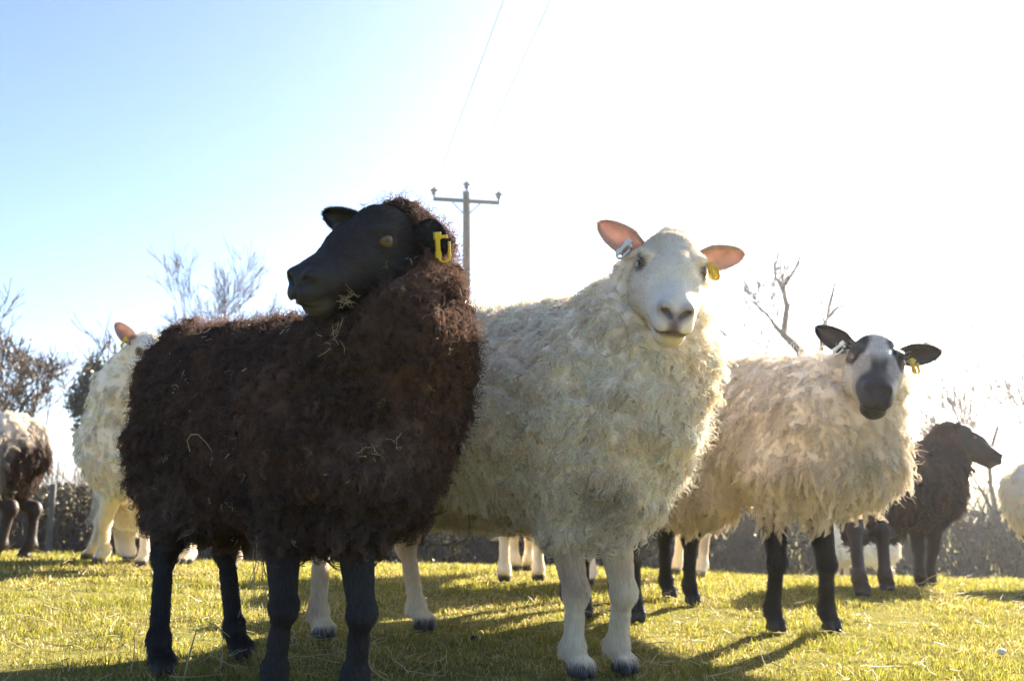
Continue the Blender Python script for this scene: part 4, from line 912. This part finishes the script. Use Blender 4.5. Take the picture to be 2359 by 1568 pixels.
hay('A', 856, 1045, 10, .016, 'small yellow hay tuft matted into the middle of the dark sheep\'s chest', 33)
hay('A', 540, 1158, 8, .018, 'small hay tuft caught low on the dark sheep\'s flank', 34)
q = [march('A', a, b, .02)[0] for a, b in ((438, 1040), (431, 1015), (440, 1000), (456, 1000), (474, 1018), (487, 1036), (489, 1055), (484, 1072))]
tag(wisp([np.array(q)], [np.linspace(.0011, .0006, 8)], (.5, .42, .26), 'straw_stalk'), 'curved straw loop sticking out of the dark sheep\'s flank', 'straw')
dB = 2.42; q1 = np.array([P(975, 1238, dB), P(998, 1252, dB), P(1025, 1254, dB), P(1058, 1250, dB), P(1080, 1236, dB), P(1082, 1212, dB), P(1078, 1165, dB-.02)]); q2 = np.array([P(1080, 1238, dB), P(1062, 1262, dB), P(1042, 1276, dB), P(1028, 1284, dB)])
tag(wisp([q1, q2, np.array([P(998, 1252, dB), P(990, 1262, dB), P(984, 1268, dB)])], [np.linspace(.0022, .0016, 7), np.linspace(.0019, .001, 4), np.linspace(.0014, .0008, 3)], (.30, .22, .14), 'bramble_twig', mat_plain('bramble', (.28, .20, .12), .7, .3, 60)), 'bent bramble twig hanging from the white-faced sheep\'s belly wool', 'twig')
q = [P(a, b, 2.14) for a, b in ((1575, 820), (1590, 880), (1606, 935), (1618, 975), (1632, 1020), (1632, 1038), (1622, 1058))]
tag(wisp([np.array(q)], [np.linspace(.0010, .0006, 7)], (.45, .36, .22), 'straw_stalk'), 'long thin straw hanging down the white-faced sheep\'s chest', 'straw')
q = [march('B', a, b, .022)[0] for a, b in ((1425, 722), (1438, 745), (1448, 772), (1443, 795), (1420, 815), (1395, 822), (1372, 808), (1366, 785), (1385, 765))]
tag(wisp([np.array(q)], [np.linspace(.0009, .0006, 9)], (.36, .27, .18), 'straw_stalk'), 'thin curled stem lying on the white-faced sheep\'s neck wool', 'straw')
r = np.random.default_rng(8); c = P(602, 1330, 1.98); ps = [straw_path(P(600, 1250, 1.98)+r.normal(size=3)*.006, (.02*r.normal(), .02, -1), .10+.06*r.random(), r, .8, 8) for i in range(10)]
tag(wisp(ps, [np.linspace(.0008, .0005, 8)]*10, (.40, .32, .22), 'dangling_straw'), 'tangle of dry stems dangling from the dark sheep\'s belly between its legs', 'straw')
print('done', time.time()-T0)
# ------------------------------------------------------------------ thin volume added to stand in for lens glare
def glare_haze(dens, g):
    m, t, o = new_mat('glare_haze_air'); pv = t.nodes.new('ShaderNodeVolumePrincipled')
    pv.inputs['Color'].default_value = (.95, .96, 1.0, 1); pv.inputs['Density'].default_value = dens; pv.inputs['Anisotropy'].default_value = g
    t.links.new(pv.outputs[0], o.inputs['Volume'])
    bv, bq = boxes([(V3(5, 45, 1.0), (75, 75, 14.5), I3)]); ob = mesh_np('glare_haze', bv, bq, m, None, False); tag(ob, 'thin volume added over the field to stand in for lens glare', 'glare_haze', kind='stuff')
glare_haze(HZ, HG)
